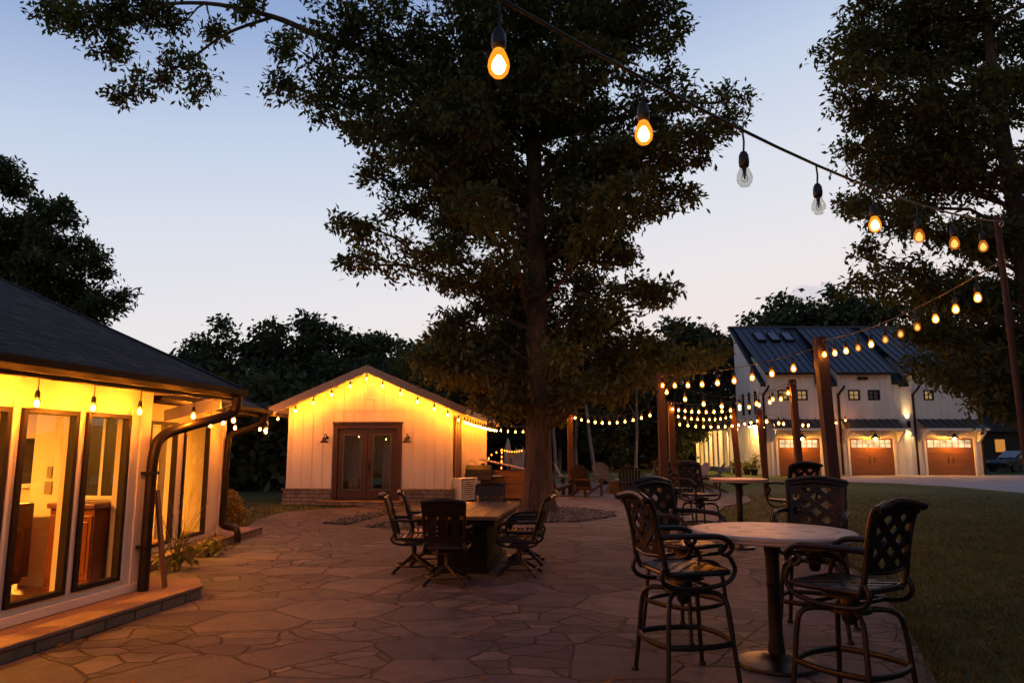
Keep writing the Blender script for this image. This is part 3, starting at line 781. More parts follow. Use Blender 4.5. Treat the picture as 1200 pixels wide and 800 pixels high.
# ================================================================== left house (frame: local x outward, local y along the wall)
TA = math.atan(.165); OX, OY = -3.89, 7.75
house = thing('house', 'low white house with full height windows and dark shingle roof beside the patio', 'house', (OX,OY,0), -TA)
def HL(x, y, z=0):
    return Vector((OX + x*math.cos(TA) + y*math.sin(TA), OY - x*math.sin(TA) + y*math.cos(TA), z))
def to_local(p): 
    dx, dy = p[0]-OX, p[1]-OY
    return Vector((dx*math.cos(TA)-dy*math.sin(TA), dx*math.sin(TA)+dy*math.cos(TA), p[2]))
ZB, ZT = .30, 1.95
wins = [(-5.2,-4.55),(-4.45,-3.8),(-3.25,-2.55),(-2.45,-1.78),(-1.67,-1.03),(-.93,-.32)]
def wall_open(mb, y0, y1, z0, z1, ops, xa, xb):
    zb, zt = ops[0][2], ops[0][3]
    mb.b2((xa,y0,z0),(xb,y1,zb)); mb.b2((xa,y0,zt),(xb,y1,z1))
    cur = y0
    for a,b,_,_ in ops: mb.b2((xa,cur,zb),(xb,a,zt)); cur = b
    mb.b2((xa,cur,zb),(xb,y1,zt))
m = MB(); wall_open(m, -11, 0, .16, 2.26, [(a,b,ZB,ZT) for a,b in wins], -.14, 0)
for a,b in wins:   # raised casing boards on the piers
    m.b2((0,b+.012,.30),(.022,b+.05,2.0))
m.b2((0,-11,.16),(.03,-.001,.24))
m.b2((0,-.16,.245),(.02,-.004,2.2))
m.b2((-1.24,-.10,.16),(-.145,0,2.26))
m.build('wall', m_whitelit, house, bevel=.004)
def window(parent, a, b, zb, zt, x=0.0, fix=None, depth=.045):
    f = fix or (lambda p: p)
    m = MB(); w = .045
    for lo,hi in (((x-depth,a,zb),(x+.03,a+w,zt)),((x-depth,b-w,zb),(x+.03,b,zt)),((x-depth,a+w,zb),(x+.03,b-w,zb+w)),((x-depth,a+w,zt-w),(x+.03,b-w,zt))):
        m.b2(lo,hi)
    m.warp(f); o = m.build('window', m_bronze, parent, bevel=.004)
    p = MB(); p.b2((x-.022,a+w,zb+w),(x-.016,b-w,zt-w)); p.warp(f); p.build('pane', m_glass, o)
    return o
for a,b in wins: window(house, a+.003, b-.003, ZB+.003, ZT-.003)
# section two: set back, parallel to world y
X2, Y2a, Y2b = -5.1, 8.35, 12.85
w2 = [(9.1,9.95),(10.15,11.0),(11.25,12.17)]
loc2 = lambda p: to_local(p)
m = MB(); wall_open(m, Y2a, Y2b, .14, 2.28, [(a,b,.22,2.0) for a,b in w2], X2-.14, X2)
m.b2((X2,Y2b-.14,.14),(X2+.02,Y2b-.002,2.2))
m.b2((-9,Y2b-.14,.14),(X2-.145,Y2b,2.28)); m.warp(loc2); m.build('wall', m_whitelit, house, bevel=.004)
for a,b in w2: window(house, a+.003, b-.003, .223, 1.997, X2, loc2)
# floor, ceiling, inner walls
m = MB(); m.b2((-6,-11,.05),(-.145,-.105,.2)); m.b2((-6,-.1,.05),(-2.1,4.8,.2)); k_=len(m.v); m.b2((-6.6,8.42,.05),(-5.245,12.7,.196)); m.warp(lambda q: loc2(q), k_); m.build('interior_floor', m_floorwood, house)
m = MB(); m.b2((-6,-11,2.255),(-.145,-.105,2.30)); m.b2((-6,-.10,2.255),(-2.1,4.8,2.30)); k_=len(m.v); m.b2((-6.6,8.42,2.25),(-5.245,12.7,2.295)); m.warp(lambda q: loc2(q), k_); m.build('interior_ceiling', m_cream, house)
m = MB(); m.b2((-5.2,-11,.2),(-5.1,6,2.25)); m.b2((-5.1,-11.05,.2),(-.15,-10.95,2.25))
m.b2((-1.17,-.235,.2),(-.70,-.105,2.25)); m.b2((-.698,-.16,.2),(-.15,-.105,2.25))
m.b2((-1.20,-.25,.2),(-.70,-.237,.36))
m.build('interior_wall', m_cream, house)
m = MB(); m.box((-.95,-.243,1.20),(.085,.012,.13)); m.box((-.95,-.243,1.36),(.055,.012,.12)); m.build('light_switch', m_fascia, house)
# inner window over the sideboard, and a dark window at the back of the room
m = MB()
for lo,hi in (((-.66,-.175,1.12),(-.63,-.161,2.05)),((-.42,-.175,1.12),(-.385,-.161,2.05)),((-.19,-.175,1.12),(-.16,-.161,2.05)),((-.66,-.177,2.051),(-.16,-.161,2.10)),((-.66,-.177,1.08),(-.16,-.161,1.119))): m.b2(lo,hi)
o = m.build('window', m_white2, house)
m = MB(); m.b2((-.629,-.168,1.121),(-.421,-.163,2.049)); m.b2((-.384,-.168,1.121),(-.191,-.163,2.049)); m.build('pane', m_black, o)
def back_window(x0,y0,y1,z0,z1):
    m = MB(); w=.07
    for lo,hi in (((x0,y0,z0),(x0+.05,y0+w,z1)),((x0,y1-w,z0),(x0+.05,y1,z1)),((x0,y0+w,z0),(x0+.05,y1-w,z0+w)),((x0,y0+w,z1-w),(x0+.05,y1-w,z1))): m.b2(lo,hi)
    o = m.build('window', m_white2, house); m = MB(); m.b2((x0+.005,y0+w,z0+w),(x0+.02,y1-w,z1-w)); m.build('pane', m_black, o)
back_window(-5.098,1.4,2.5,.95,1.85); back_window(-5.098,3.1,4.2,.95,1.85); back_window(-5.098,-1.2,.2,.95,1.85)
# roof one: gable end over the porch recess
YE = 1.12; XE = .36; ZE = 2.27; SL = .425; W = 4.2
m = MB()
m.prism([(XE,ZE),(XE,ZE+.07),(XE-W,ZE+.07+SL*W),(XE-2*W,ZE+.07),(XE-2*W,ZE),(XE-W,ZE+SL*W)], -12, YE, lambda u,v,w: Vector((u,w,v)))
m.build('roof', m_shingle, house)
m = MB(); m.b2((.02,-12,2.262),(XE-.012,YE-.02,2.268)); m.b2((-1.6,.005,2.262),(.019,YE-.02,2.268)); m.build('soffit', m_white2, house)
m = MB(); m.b2((XE+.001,-12,2.17),(XE+.02,YE,2.325))
m.prism([(XE+.021,2.205),(XE+.021,2.315),(XE+.125,2.315),(XE+.115,2.25),(XE+.07,2.205)], -12, YE+.01, lambda u,v,w: Vector((u,w,v)))
m.prism([(XE+.02,ZE-.10),(XE+.02,ZE+.085),(XE-W,ZE+.085+SL*W),(XE-W,ZE-.10+SL*W)], YE+.001, YE+.03, lambda u,v,w: Vector((u,w,v)))
m.build('gutter', m_bronze, house, bevel=.006)
# roof two
X2E = -4.6; ZE2 = 2.27
m = MB(); m.prism([(X2E,ZE2),(X2E,ZE2+.07),(X2E-3.6,ZE2+.07+SL*3.6),(X2E-7.2,ZE2+.07),(X2E-7.2,ZE2),(X2E-3.6,ZE2+SL*3.6)], 9.15, 13.5, lambda u,v,w: loc2((u,w,v))); m.build('roof', m_shingle, house)
m = MB(); m.b2((X2+.02,8.4,2.262),(X2E-.01,13.45,2.268)); m.b2((-9,12.86,2.262),(X2+.019,13.45,2.268)); m.warp(loc2); m.build('soffit', m_white2, house)
m = MB(); m.b2((X2E+.001,9.2,2.18),(X2E+.02,13.5,2.325)); m.prism([(X2E+.021,2.21),(X2E+.021,2.315),(X2E+.12,2.315),(X2E+.11,2.25),(X2E+.07,2.21)], 9.2, 13.51, lambda u,v,w: Vector((u,w,v)))
m.prism([(X2E+.02,ZE2-.10),(X2E+.02,ZE2+.085),(X2E-3.6,ZE2+.085+SL*3.6),(X2E-3.6,ZE2-.10+SL*3.6)], 13.501, 13.53, lambda u,v,w: Vector((u,w,v)))
m.warp(loc2); m.build('gutter', m_bronze, house, bevel=.006)
# tilted fascia return between the roofs, catching the light
m = MB(); m.bar((.1,YE+.04,2.17),(-1.15,YE+.75,2.05),.02,.15); m.build('fascia', m_white2, house)
# stone ledges
led = [(-.02,-12),(.40,-12),(.46,-1.9),(.50,.35),(.20,.72),(-.35,.72),(-.35,.02),(-.02,.02)]
m = MB(); m.prism(led, 0, .114, lambda u,v,w: Vector((u,v,w))); m.build('stone_ledge', m_ledge, house, bevel=.01)
m = MB(); m.prism([(u+(.02 if u > .1 else 0),v+(.02 if v > .6 else 0)) for u,v in led], .115, .155, lambda u,v,w: Vector((u,v,w))); m.build('ledge_cap', m_cap, house, bevel=.012)
m = MB(); m.prism([(-5.4,8.6),(-4.78,8.6),(-4.72,13.95),(-5.5,13.95),(-5.5,12.9),(-5.4,12.9)], 0, .15, lambda u,v,w: loc2((u,v,w))); m.build('stone_ledge', m_ledge, house, bevel=.02)
# downspouts
m = MB(); m.tube(smooth_path([(.42,.98,2.23),(.42,.97,2.10),(.36,.90,2.00),(.19,.34,1.84),(.11,.08,1.74),(.095,-.03,1.55),(.095,-.05,1.0),(.095,-.05,.16)],6), .056, 12)
m.box((.08,-.05,1.35),(.13,.13,.03)); m.box((.08,-.05,.6),(.13,.13,.03))
m.build('downspout', m_bronze, house, True)
m = MB(); m.tube([loc2(p) for p in smooth_path([(X2E+.06,13.2,2.22),(X2E+.06,13.18,2.12),(X2E-.05,13.08,2.0),(-4.98,12.9,1.86),(-5.03,12.82,1.68),(-5.03,12.8,1.0),(-5.03,12.78,.42),(-4.98,12.7,.30),(-4.74,12.55,.27),(-4.66,12.5,.22),(-4.65,12.5,.05)],6)], .055, 12)
m.build('downspout', m_bronze, house, True)
# furniture seen through the windows
sofa = thing('sofa', 'tufted brown leather sofa inside the house behind the tall windows', 'sofa', HL(-1.86,-.92,.2), -TA)
m = MB(); m.box((0,0,.22),(1.9,.85,.28)); m.box((0,-.06,.40),(1.55,.62,.12)); m.build('seat', m_leather, sofa, bevel=.04)
m = MB(); m.box((0,.38,.50),(1.9,.2,.72))
for k in range(7):
    for j in range(2): m.lathe([(.02,-.012),(.03,0),(.0,.02)],6,(-.75+.25*k,.27,.55+.18*j))
m.build('backrest', m_leather, sofa, bevel=.05)
for sx in (-1,1):
    m = MB(); m.box((sx*.88,-.02,.40),(.18,.82,.5)); m.build('armrest', m_leather, sofa, bevel=.06)
sb = thing('sideboard', 'polished red wood cabinet under the inner window of the house', 'cabinet', HL(-.42,-.36,.2), -TA)
m = MB(); m.box((0,.01,.42),(.50,.30,.78)); m.box((0,0,.03),(.53,.34,.06)); m.build('body', m_redwood, sb, bevel=.006)
m = MB(); m.box((0,0,.84),(.54,.35,.05)); m.build('top', m_redwood, sb, bevel=.01)
m = MB(); m.box((-.125,-.147,.44),(.22,.016,.62)); m.box((-.125,-.158,.44),(.15,.012,.5)); m.build('door', m_redwood, sb, bevel=.006)
m = MB(); m.box((.125,-.147,.44),(.22,.016,.62)); m.box((.125,-.158,.44),(.15,.012,.5)); m.build('door', m_redwood, sb, bevel=.006)
m_room = EM('warm ceiling lamp', (1,.36,.035), 560)
for k,(x,y,s) in enumerate(((-1.6,-2.0,.22),(-3.0,1.6,.20),(-1.6,-5.5,.22))):
    p = HL(x,y,2.25); t = thing('ceiling_lamp', ('round ceiling lamp behind the nearer tall windows','round ceiling lamp in the farther room of the house','round ceiling lamp at the near end of the house')[k], 'ceiling lamp', p, 0)
    m = MB(); m.lathe([(s,-.005),(s+.02,-.03),(s,-.05)],20); m.build('frame', m_bronze, t, True)
    m = MB(); m.lathe([(s-.02,-.052),(s*.6,-.075),(.01,-.085)],20); m.build('shade', m_room, t, True)
p = Vector((-7.0,10.6,2.25)); t = thing('ceiling_lamp', 'round ceiling lamp behind the set back windows', 'ceiling lamp', p)
m = MB(); m.lathe([(.22,-.005),(.24,-.03),(.22,-.05)],20); m.build('frame', m_bronze, t, True)
m = MB(); m.lathe([(.2,-.052),(.12,-.075),(.01,-.085)],20); m.build('shade', m_room, t, True)
# cream curtain-like door panel behind the set back windows
m = MB(); m.b2((-5.75,11.62,.2),(-5.65,12.3,2.25)); m.warp(loc2); m.build('interior_wall', m_cream, house)
# board leaning by the downspout, shrubs at the wall
m = MB(); b0 = U(193,688,.157); b1 = PY(184,574,b0.y+.02); m.bar(b0, b1, .075, .03, up=(1,0,0))
t = tag(m.build('leaning_board', m_slatdark, bevel=.004), 'narrow rust brown board leaning beside the first downspout', 'board')

# ================================================================== cottage
CY = 21.0
def cx(px, z=1.2): return PY(px, 500, CY).x
cot = thing('cottage', 'white board and batten cottage with string lit gable and double glass doors', 'cottage', (-1.77, CY, 0), R(-4.2))
CW = 4.85; HW = CW/2; CL = 9.6
ZWT = 2.70; ZAP = 3.92; ZST = .47
# local: x from -CW..0, y 0..CL
m = MB(); th=.15; d0, d1 = -3.40, -1.52; dz = 2.24
xm = -HW
slope = (ZAP-2.68)/(HW+.48)
def zroof(x): return ZAP - slope*abs(x-xm)
for poly in ([(-CW,ZST),(d0,ZST),(d0,dz),(-CW,dz)], [(d1,ZST),(0,ZST),(0,dz),(d1,dz)], [(-CW,dz),(0,dz),(0,zroof(0)),(xm,ZAP),(-CW,zroof(-CW))]):
    m.prism(poly, 0, th, lambda u,v,w: Vector((u,w,v)))
m.b2((-.15,th,ZST),(0,CL,zroof(0)-.02)); m.b2((-CW,th,ZST),(-CW+.15,CL,zroof(-CW)-.02)); m.b2((-CW+.15,CL-.15,ZST),(-.15,CL,2.6))
x = -CW+.12
while x < -.05:
    zt = zroof(x)-.06
    if d0-.12 < x < d1+.12: m.b2((x-.02,-.018,dz+.16),(x+.02,-.001,zt))
    else: m.b2((x-.02,-.018,ZST),(x+.02,-.001,zt))
    x += .302
m.b2((-CW-.001,-.026,ZST),(-CW+.09,-.0185,zroof(-CW)-.05)); m.b2((-.09,-.026,ZST),(.001,-.0185,zroof(0)-.05))
y = 1.9
while y < CL: m.b2((.001,y-.02,ZST),(.018,y+.02,zroof(0)-.08)); y += .3
m.b2((-CW+.09,-.024,2.72),(-.09,-.0195,2.745))
m.build('wall', m_whitelit, cot)
m = MB(); m.b2((-CW-.07,-.09,-.02),(d0-.06,-.001,ZST-.05)); m.b2((d1+.06,-.09,-.02),(.07,-.001,ZST-.05)); m.b2((.001,0,-.02),(.07,CL,ZST-.05)); m.b2((-CW-.07,0,-.02),(-CW-.001,CL,ZST-.05))
m.build('stone_base', m_stone, cot)
m = MB(); m.b2((-CW-.10,-.12,ZST-.049),(d0-.05,-.001,ZST)); m.b2((d1+.05,-.12,ZST-.049),(.10,-.001,ZST)); m.b2((.0015,.0,ZST-.049),(.10,CL,ZST)); m.build('stone_cap', m_ledge, cot, bevel=.006)
m = MB()
OV = .48
for sg in (-1,1):
    m.prism([(xm,ZAP+.02),(xm,ZAP+.09),(xm+sg*(HW+OV),ZAP+.09-slope*(HW+OV)),(xm+sg*(HW+OV),ZAP+.02-slope*(HW+OV))], -.45, CL+.3, lambda u,v,w: Vector((u,w,v)))
m.build('roof', m_shingle2, cot)
m = MB()
for sg in (-1,1):
    m.prism([(xm,ZAP-.13),(xm,ZAP+.105),(xm+sg*(HW+OV),ZAP+.105-slope*(HW+OV)),(xm+sg*(HW+OV),ZAP-.13-slope*(HW+OV))], -.475, -.451, lambda u,v,w: Vector((u,w,v)))
    for k in range(4):
        xx = xm+sg*(.35+.66*k); m.b2((xx-.045,-.45,zroof(xx)-.10),(xx+.045,-.03,zroof(xx)-.02))
    m.b2((xm+sg*(HW+OV+.001),-.45,2.56),(xm+sg*(HW+OV+.02),CL+.3,2.74))
m.build('fascia', m_fascia, cot)
m = MB()
for sg in (-1,1):
    m.prism([(xm,ZAP+.005),(xm,ZAP+.018),(xm+sg*(HW+OV),ZAP+.018-slope*(HW+OV)),(xm+sg*(HW+OV),ZAP+.005-slope*(HW+OV))], -.449, CL+.29, lambda u,v,w: Vector((u,w,v)))
m.build('soffit', m_white2, cot)
# door
m = MB(); m.b2((d0-.08,-.05,dz-.04),(d1+.08,.10,dz+.10)); m.b2((d0-.08,-.05,.16),(d0+.06,.10,dz-.041)); m.b2((d1-.06,-.05,.16),(d1+.08,.10,dz-.041)); m.b2((d0-.11,-.075,dz+.101),(d1+.11,.08,dz+.15)); m.build('door_frame', m_brown, cot, bevel=.006)
mid = (d0+d1)/2
for a,b in ((d0+.065,mid-.006),(mid+.006,d1-.065)):
    m = MB(); zz0, zz1 = .17, dz-.05; s = .155
    for lo,hi in (((a,.0,zz0),(a+s,.05,zz1)),((b-s,.0,zz0),(b,.05,zz1)),((a+s,.0,zz0),(b-s,.05,zz0+.26)),((a+s,.0,zz1-.16),(b-s,.05,zz1))): m.b2(lo,hi)
    o = m.build('door', m_brown, cot, bevel=.006)
    m = MB(); q=.028
    for lo,hi in (((a+s,-.012,zz0+.26),(a+s+q,.03,zz1-.16)),((b-s-q,-.012,zz0+.26),(b-s,.03,zz1-.16)),((a+s+q,-.012,zz0+.26),(b-s-q,.03,zz0+.26+q)),((a+s+q,-.012,zz1-.16-q),(b-s-q,.03,zz1-.16))): m.b2(lo,hi)
    m.build('pane_trim', m_grey, o)
    m = MB(); m.b2((a+s+q,.012,zz0+.26+q),(b-s-q,.018,zz1-.16-q)); m.build('pane', m_glass, o)
    if a > mid:
        m = MB(); m.box((a+.06,-.012,1.10),(.05,.02,.22)); m.tube([(a+.06,-.02,1.08),(a+.06,-.06,1.08),(a+.16,-.06,1.08)],.010,6); m.lathe([(.02,-.005),(.02,.005)],8,(a+.06,-.02,1.2)); m.build('handle', m_bronze, o)
# pale curtains inside
cu = thing('curtains', 'pale curtains hanging behind the glass doors of the cottage', 'curtain', Vector((-1.77,CY,0)), R(-4.2))
for a,b in ((d0+.22,d0+.55),(d1-.62,d1-.3)):
    m = MB(); n=16; Vc=[]; 
    for i in range(n+1):
        xx=a+(b-a)*i/n; yy=.55+.03*math.sin(i*1.9); Vc+= [(xx,yy,.25),(xx,yy,2.1),(xx,yy+.012,.25),(xx,yy+.012,2.1)]
    Fc=[]
    for i in range(n):
        q=i*4; Fc += [(q,q+4,q+5,q+1),(q+2,q+3,q+7,q+6)]
    m.add(Vc,Fc); m.build('curtain', m_cloth, cu)
m = MB(); m.b2((-CW+.15,.15,.1),(-.15,CL-.15,.16)); m.build('interior_floor', m_floorwood, cot)
# gable vent, sconces
m = MB(); m.b2((xm-.13,-.03,3.12),(xm-.10,-.001,3.50)); m.b2((xm+.10,-.03,3.12),(xm+.13,-.001,3.50)); m.b2((xm-.13,-.03,3.501),(xm+.13,-.001,3.53)); m.b2((xm-.2,-.03,3.07),(xm+.2,-.001,3.119))
for k in range(8): m.box((xm,-.012,3.145+.046*k),(.20,.02,.03), Matrix.Rotation(R(35),3,'X'))
m.build('gable_vent', m_white2, cot)
for xx in (d0-.27, d1+.27):
    m = MB(); m.lathe([(.045,0),(.045,.03)],12); m.v=[Vector((xx+q.x,-.001-q.z,1.93+q.y)) for q in m.v]
    m.tube(smooth_path([(xx,-.03,1.93),(xx,-.10,2.02),(xx,-.22,2.03),(xx,-.27,1.93)],5),.011,6)
    o = m.build('wall_lamp', m_bronze, cot, True)
    m = MB(); m.lathe([(.13,1.78),(.125,1.80),(.07,1.85),(.045,1.92),(.03,1.94)],16,(xx,-.27,0),False); m.build('lamp_shade', m_bronze, o, True)
m = MB(); m.b2((d0-.35,-.62,PZ),(d1+.2,-.10,.14)); m.build('doorstep', m_ledge, cot, bevel=.015)
# brown vertical slats on the side wall
m = MB()
for k in range(4): m.b2((.02,.42+.36*k,ZST+.01),(.075,.60+.36*k,2.52))
m.b2((.019,.40,2.521),(.06,1.72,2.56))
m.build('slat_screen', m_slatdark, cot, bevel=.004)
def COT(x,y,z):
    a = R(-4.2); return Vector((-1.77+x*math.cos(a)-y*math.sin(a), CY+x*math.sin(a)+y*math.cos(a), z))
# air conditioner
ac = thing('air_conditioner', 'white slatted air conditioner beside the right corner of the cottage', 'air conditioner', COT(.33,.62,PZ), R(58))
m = MB(); m.b2((-.42,-.16,.10),(.42,.16,.12)); 
for a in (-.42,.38):
    m.b2((a,-.16,.121),(a+.04,.16,.70))
m.b2((-.42,-.16,.701),(.42,.16,.73)); m.b2((-.379,.10,.121),(.379,.155,.70)); m.build('casing', m_white2, ac, bevel=.006)
m = MB()
for k in range(9): m.b2((-.379,-.155,.15+.06*k),(.379,-.13,.172+.06*k))
m.build('grille', m_white2, ac)
m = MB(); m.lathe([(.02,0),(.20,.01),(.22,.03)],20); m.v=[Vector((q.x+.1,-.10+q.z,q.y+.42)) for q in m.v]; m.build('fan', m_black, ac)
m = MB(); m.b2((-.36,-.12,0),(-.28,.12,.099)); m.b2((.28,-.12,0),(.36,.12,.099)); m.build('foot', m_black, ac)
# timber bin with slanted lid, covered grill in front of it
bn = thing('timber_bin', 'honey coloured plank bin with slanted top beside the cottage', 'timber bin', COT(1.30,2.35,PZ), R(-4.2))
m = MB()
for k in range(5):
    z0 = .06+.215*k; 
    zz = lambda xx: 1.22-.22*(xx+.65)
    for y0,y1 in ((-.5,-.46),(.46,.5)):
        poly = [(-.65,z0),(.75,z0),(.75,min(z0+.20,zz(.75))),(-.65,min(z0+.20,zz(-.65)))]
        if poly[2][1] > z0+.02: m.prism(poly, y0, y1, lambda u,v,w: Vector((u,w,v)))
    m.b2((-.65,-.455,z0),(-.61,.455,z0+.20)); 
    if z0+.2 < .95: m.b2((.71,-.455,z0),(.75,.455,z0+.20))
m.build('body', m_cedar, bn, bevel=.005)
m = MB()
for k in range(4): m.prism([(-.69,1.235),(.80,.905),(.80,.935),(-.69,1.265)], -.53+.266*k, -.53+.266*k+.258, lambda u,v,w: Vector((u,w,v)))
m.build('lid', m_cedar, bn, bevel=.004)
gr = thing('grill', 'black lidded grill with arched handle between air conditioner and timber bin', 'grill', COT(.62,1.75,PZ), R(-4.2))
m = MB(); m.b2((-.42,-.28,.62),(.42,.28,.82)); m.prism([(-.28,.825),(.28,.825),(.28,.95),(.14,1.08),(-.14,1.08),(-.28,.95)], -.40, .40, lambda u,v,w: Vector((w,u,v))); m.build('body', m_black, gr, bevel=.01)
for sx in (-.38,.38):
    for sy in (-.24,.24):
        m = MB(); m.b2((sx-.025,sy-.025,0),(sx+.025,sy+.025,.619)); m.build('leg', m_black, gr)
m = MB(); m.tube(arc((-.20,-.31,1.05),.17,0,180,10),.013,6); m.build('handle', m_metal, gr, True)
m = MB(); m.b2((.43,-.26,.74),(.72,.26,.78)); m.build('side_shelf', m_metal, gr); m = MB(); m.b2((-.72,-.26,.74),(-.43,.26,.78)); m.build('side_shelf', m_metal, gr)

# ================================================================== garage house
GY = 44.5
def gxz(px, py, Y=GY): return PY(px, py, Y)
def gX(px): return PY(px, 520, GY).x
def gZ(py): return PY(900, py, GY).z
XL, XR = gX(898.5), gX(1152)
barn = thing('garage_house', 'large white farmhouse garage with blue metal roof and three timber doors', 'house', (XL, GY, 0))
bx = lambda px: gX(px)-XL
BW = XR-XL; ZEV = gZ(450.5); ZRG = gxz(900,386,GY+5.4).z; D = 5.6
GZB = gZ(557)  # ~0
dtop = gZ(513.2)
doors = [(bx(911.5),bx(961)),(bx(995.5),bx(1047)),(bx(1085),bx(1141))]
m = MB()
cur = 0.0
for a,b in doors: m.b2((cur,0,0),(a,.2,dtop)); cur = b
m.b2((cur,0,0),(BW,.2,dtop))
# upper wall split round the small windows
wz0, wz1 = gZ(468.8), gZ(456.6)
ups = [(bx(914.5),bx(927.5)),(bx(936.5),bx(949.8)),(bx(998),bx(1011.8)),(bx(1021.2),bx(1035.5)),(bx(1087),bx(1099))]
m.b2((0,0,dtop),(BW,.2,wz0)); m.b2((0,0,wz1),(BW,.2,ZEV))
cur = 0.0
for a,b in ups: m.b2((cur,0,wz0),(a,.2,wz1)); cur = b
m.b2((cur,0,wz0),(BW,.2,wz1))
m.prism([(.2,0),(D,0),(D,ZRG-.15),(.2,ZEV)], 0,.2, lambda u,v,w: Vector((w,u,v)))
m.prism([(.2,0),(D,0),(D,ZRG-.15),(.2,ZEV)], BW-.2,BW, lambda u,v,w: Vector((w,u,v)))
m.b2((.2,D-.2,0),(BW-.2,D,ZRG-.2))
dorm = [(bx(902),bx(958)),(bx(986),bx(1050)),(bx(1070),bx(1122))]
ZD = gZ(438.5)
for a,b in dorm:
    m.prism([(0,ZEV+.001),(0,ZD),(2.6,ZD+1.5),(2.6,ZEV+.001)], a,b, lambda u,v,w: Vector((w,u,v)))
x = .25
while x < BW:
    segs = []
    lo = 0
    inD = any(a-.1 < x < b+.1 for a,b in doors); inU = any(a-.06 < x < b+.06 for a,b in ups)
    top = ZD if any(a < x < b for a,b in dorm) else ZEV
    z = dtop+.15 if inD else 0
    if inU: m.b2((x-.025,-.02,z),(x+.025,-.001,wz0-.05)); m.b2((x-.025,-.02,wz1+.05),(x+.025,-.001,top-.02))
    else: m.b2((x-.025,-.02,z),(x+.025,-.001,top-.02))
    x += .41
for yy in np.arange(.5,D,.41): m.b2((-.02,yy-.025,.1),(-.001,yy+.025,ZEV+(yy-.2)/(D-.2)*(ZRG-ZEV)*.92))
m.build('wall', m_white, barn)
# roofs
def ribroof(poly3, nrm_off, ribs, name='roof'):
    pass
m = MB()
sl = (ZRG-ZEV)/(D+.35)
zr = lambda y: ZEV+.03+(y+.4)*sl
low = []; cur = -.35
for a,b in dorm: low.append((cur,a-.2)); cur = b+.2
low.append((cur,BW+.35))
for a,b in low:
    m.prism([(-.4,ZEV-.03),(D+.1,zr(D+.1)-.06),(D+.1,zr(D+.1)+.06),(-.4,ZEV+.06)], a, b, lambda u,v,w: Vector((w,u,v)))
    x = a+.05
    while x < b: m.bar((x,-.4,ZEV+.085),(x,D+.1,zr(D+.1)+.085), .035,.05); x += .46
for a,b in dorm: m.prism([(2.4,zr(2.4)-.06),(D+.1,zr(D+.1)-.10),(D+.1,zr(D+.1)-.02),(2.4,zr(2.4)+.02)], a-.199, b+.199, lambda u,v,w: Vector((w,u,v)))
sd = (zr(D)+.05-ZD)/(D+.4)
for a,b in dorm:
    zf = lambda y: ZD+.10+(y+.45)*sd
    m.prism([(-.45,ZD+.02),(-.45,ZD+.10),(D-.1,zf(D-.1)),(D-.1,zf(D-.1)-.08)], a-.22, b+.22, lambda u,v,w: Vector((w,u,v)))
    x = a-.2
    while x < b+.22: m.bar((x,-.45,ZD+.125),(x,D-.1,zf(D-.1)+.025), .035,.05); x += .46
m.bar((-.36,D,zr(D)+.12),(BW+.36,D,zr(D)+.12),.35,.10)
m.build('roof', m_metalroof, barn)
m = MB()
for a,b in low: m.b2((a,-.43,ZEV-.16),(b,-.402,ZEV+.03))
for a,b in dorm: m.b2((a-.22,-.48,ZD-.08),(b+.22,-.452,ZD+.06))
m.build('gutter', m_bronze, barn)
a,b = dorm[0]
for k in range(3):
    xx = a+.75+.95*k; y0,y1 = 3.3,4.4
    zf = lambda y: ZD+.10+(y+.45)*sd
    m = MB(); m.prism([(y0,zf(y0)+.03),(y1,zf(y1)+.03),(y1,zf(y1)+.16),(y0,zf(y0)+.16)], xx,xx+.62, lambda u,v,w: Vector((w,u,v))); o = m.build('skylight', m_steel, barn)
    m = MB(); m.prism([(y0+.06,zf(y0+.06)+.161),(y1-.06,zf(y1-.06)+.161),(y1-.06,zf(y1-.06)+.175),(y0+.06,zf(y0+.06)+.175)], xx+.05,xx+.57, lambda u,v,w: Vector((w,u,v))); m.build('pane', M('skylight glass %d'%k,(.10,.12,.15),.08), o)
m_gpane = EM('lit garage glazing', (1,.72,.36), 1.0)
t = NT(m_gpane.node_tree); co = t.N('ShaderNodeTexCoord'); nz = t.N('ShaderNodeTexNoise', i={'Scale': 1.7, 'Detail': 3}); t.L(co.outputs['Object'], nz.inputs['Vector'])
mr = t.N('ShaderNodeMapRange', i={'From Min': .3, 'From Max': .7, 'To Min': .5, 'To Max': 1.7}); t.L(nz.outputs[0], mr.inputs[0]); t.L(mr.outputs[0], t.n['Emission'].inputs['Strength'])
m_upane = EM('dimly lit upper window', (1,.62,.26), .34)
m_udark = M('dark upper window', (.05,.055,.06), .08)
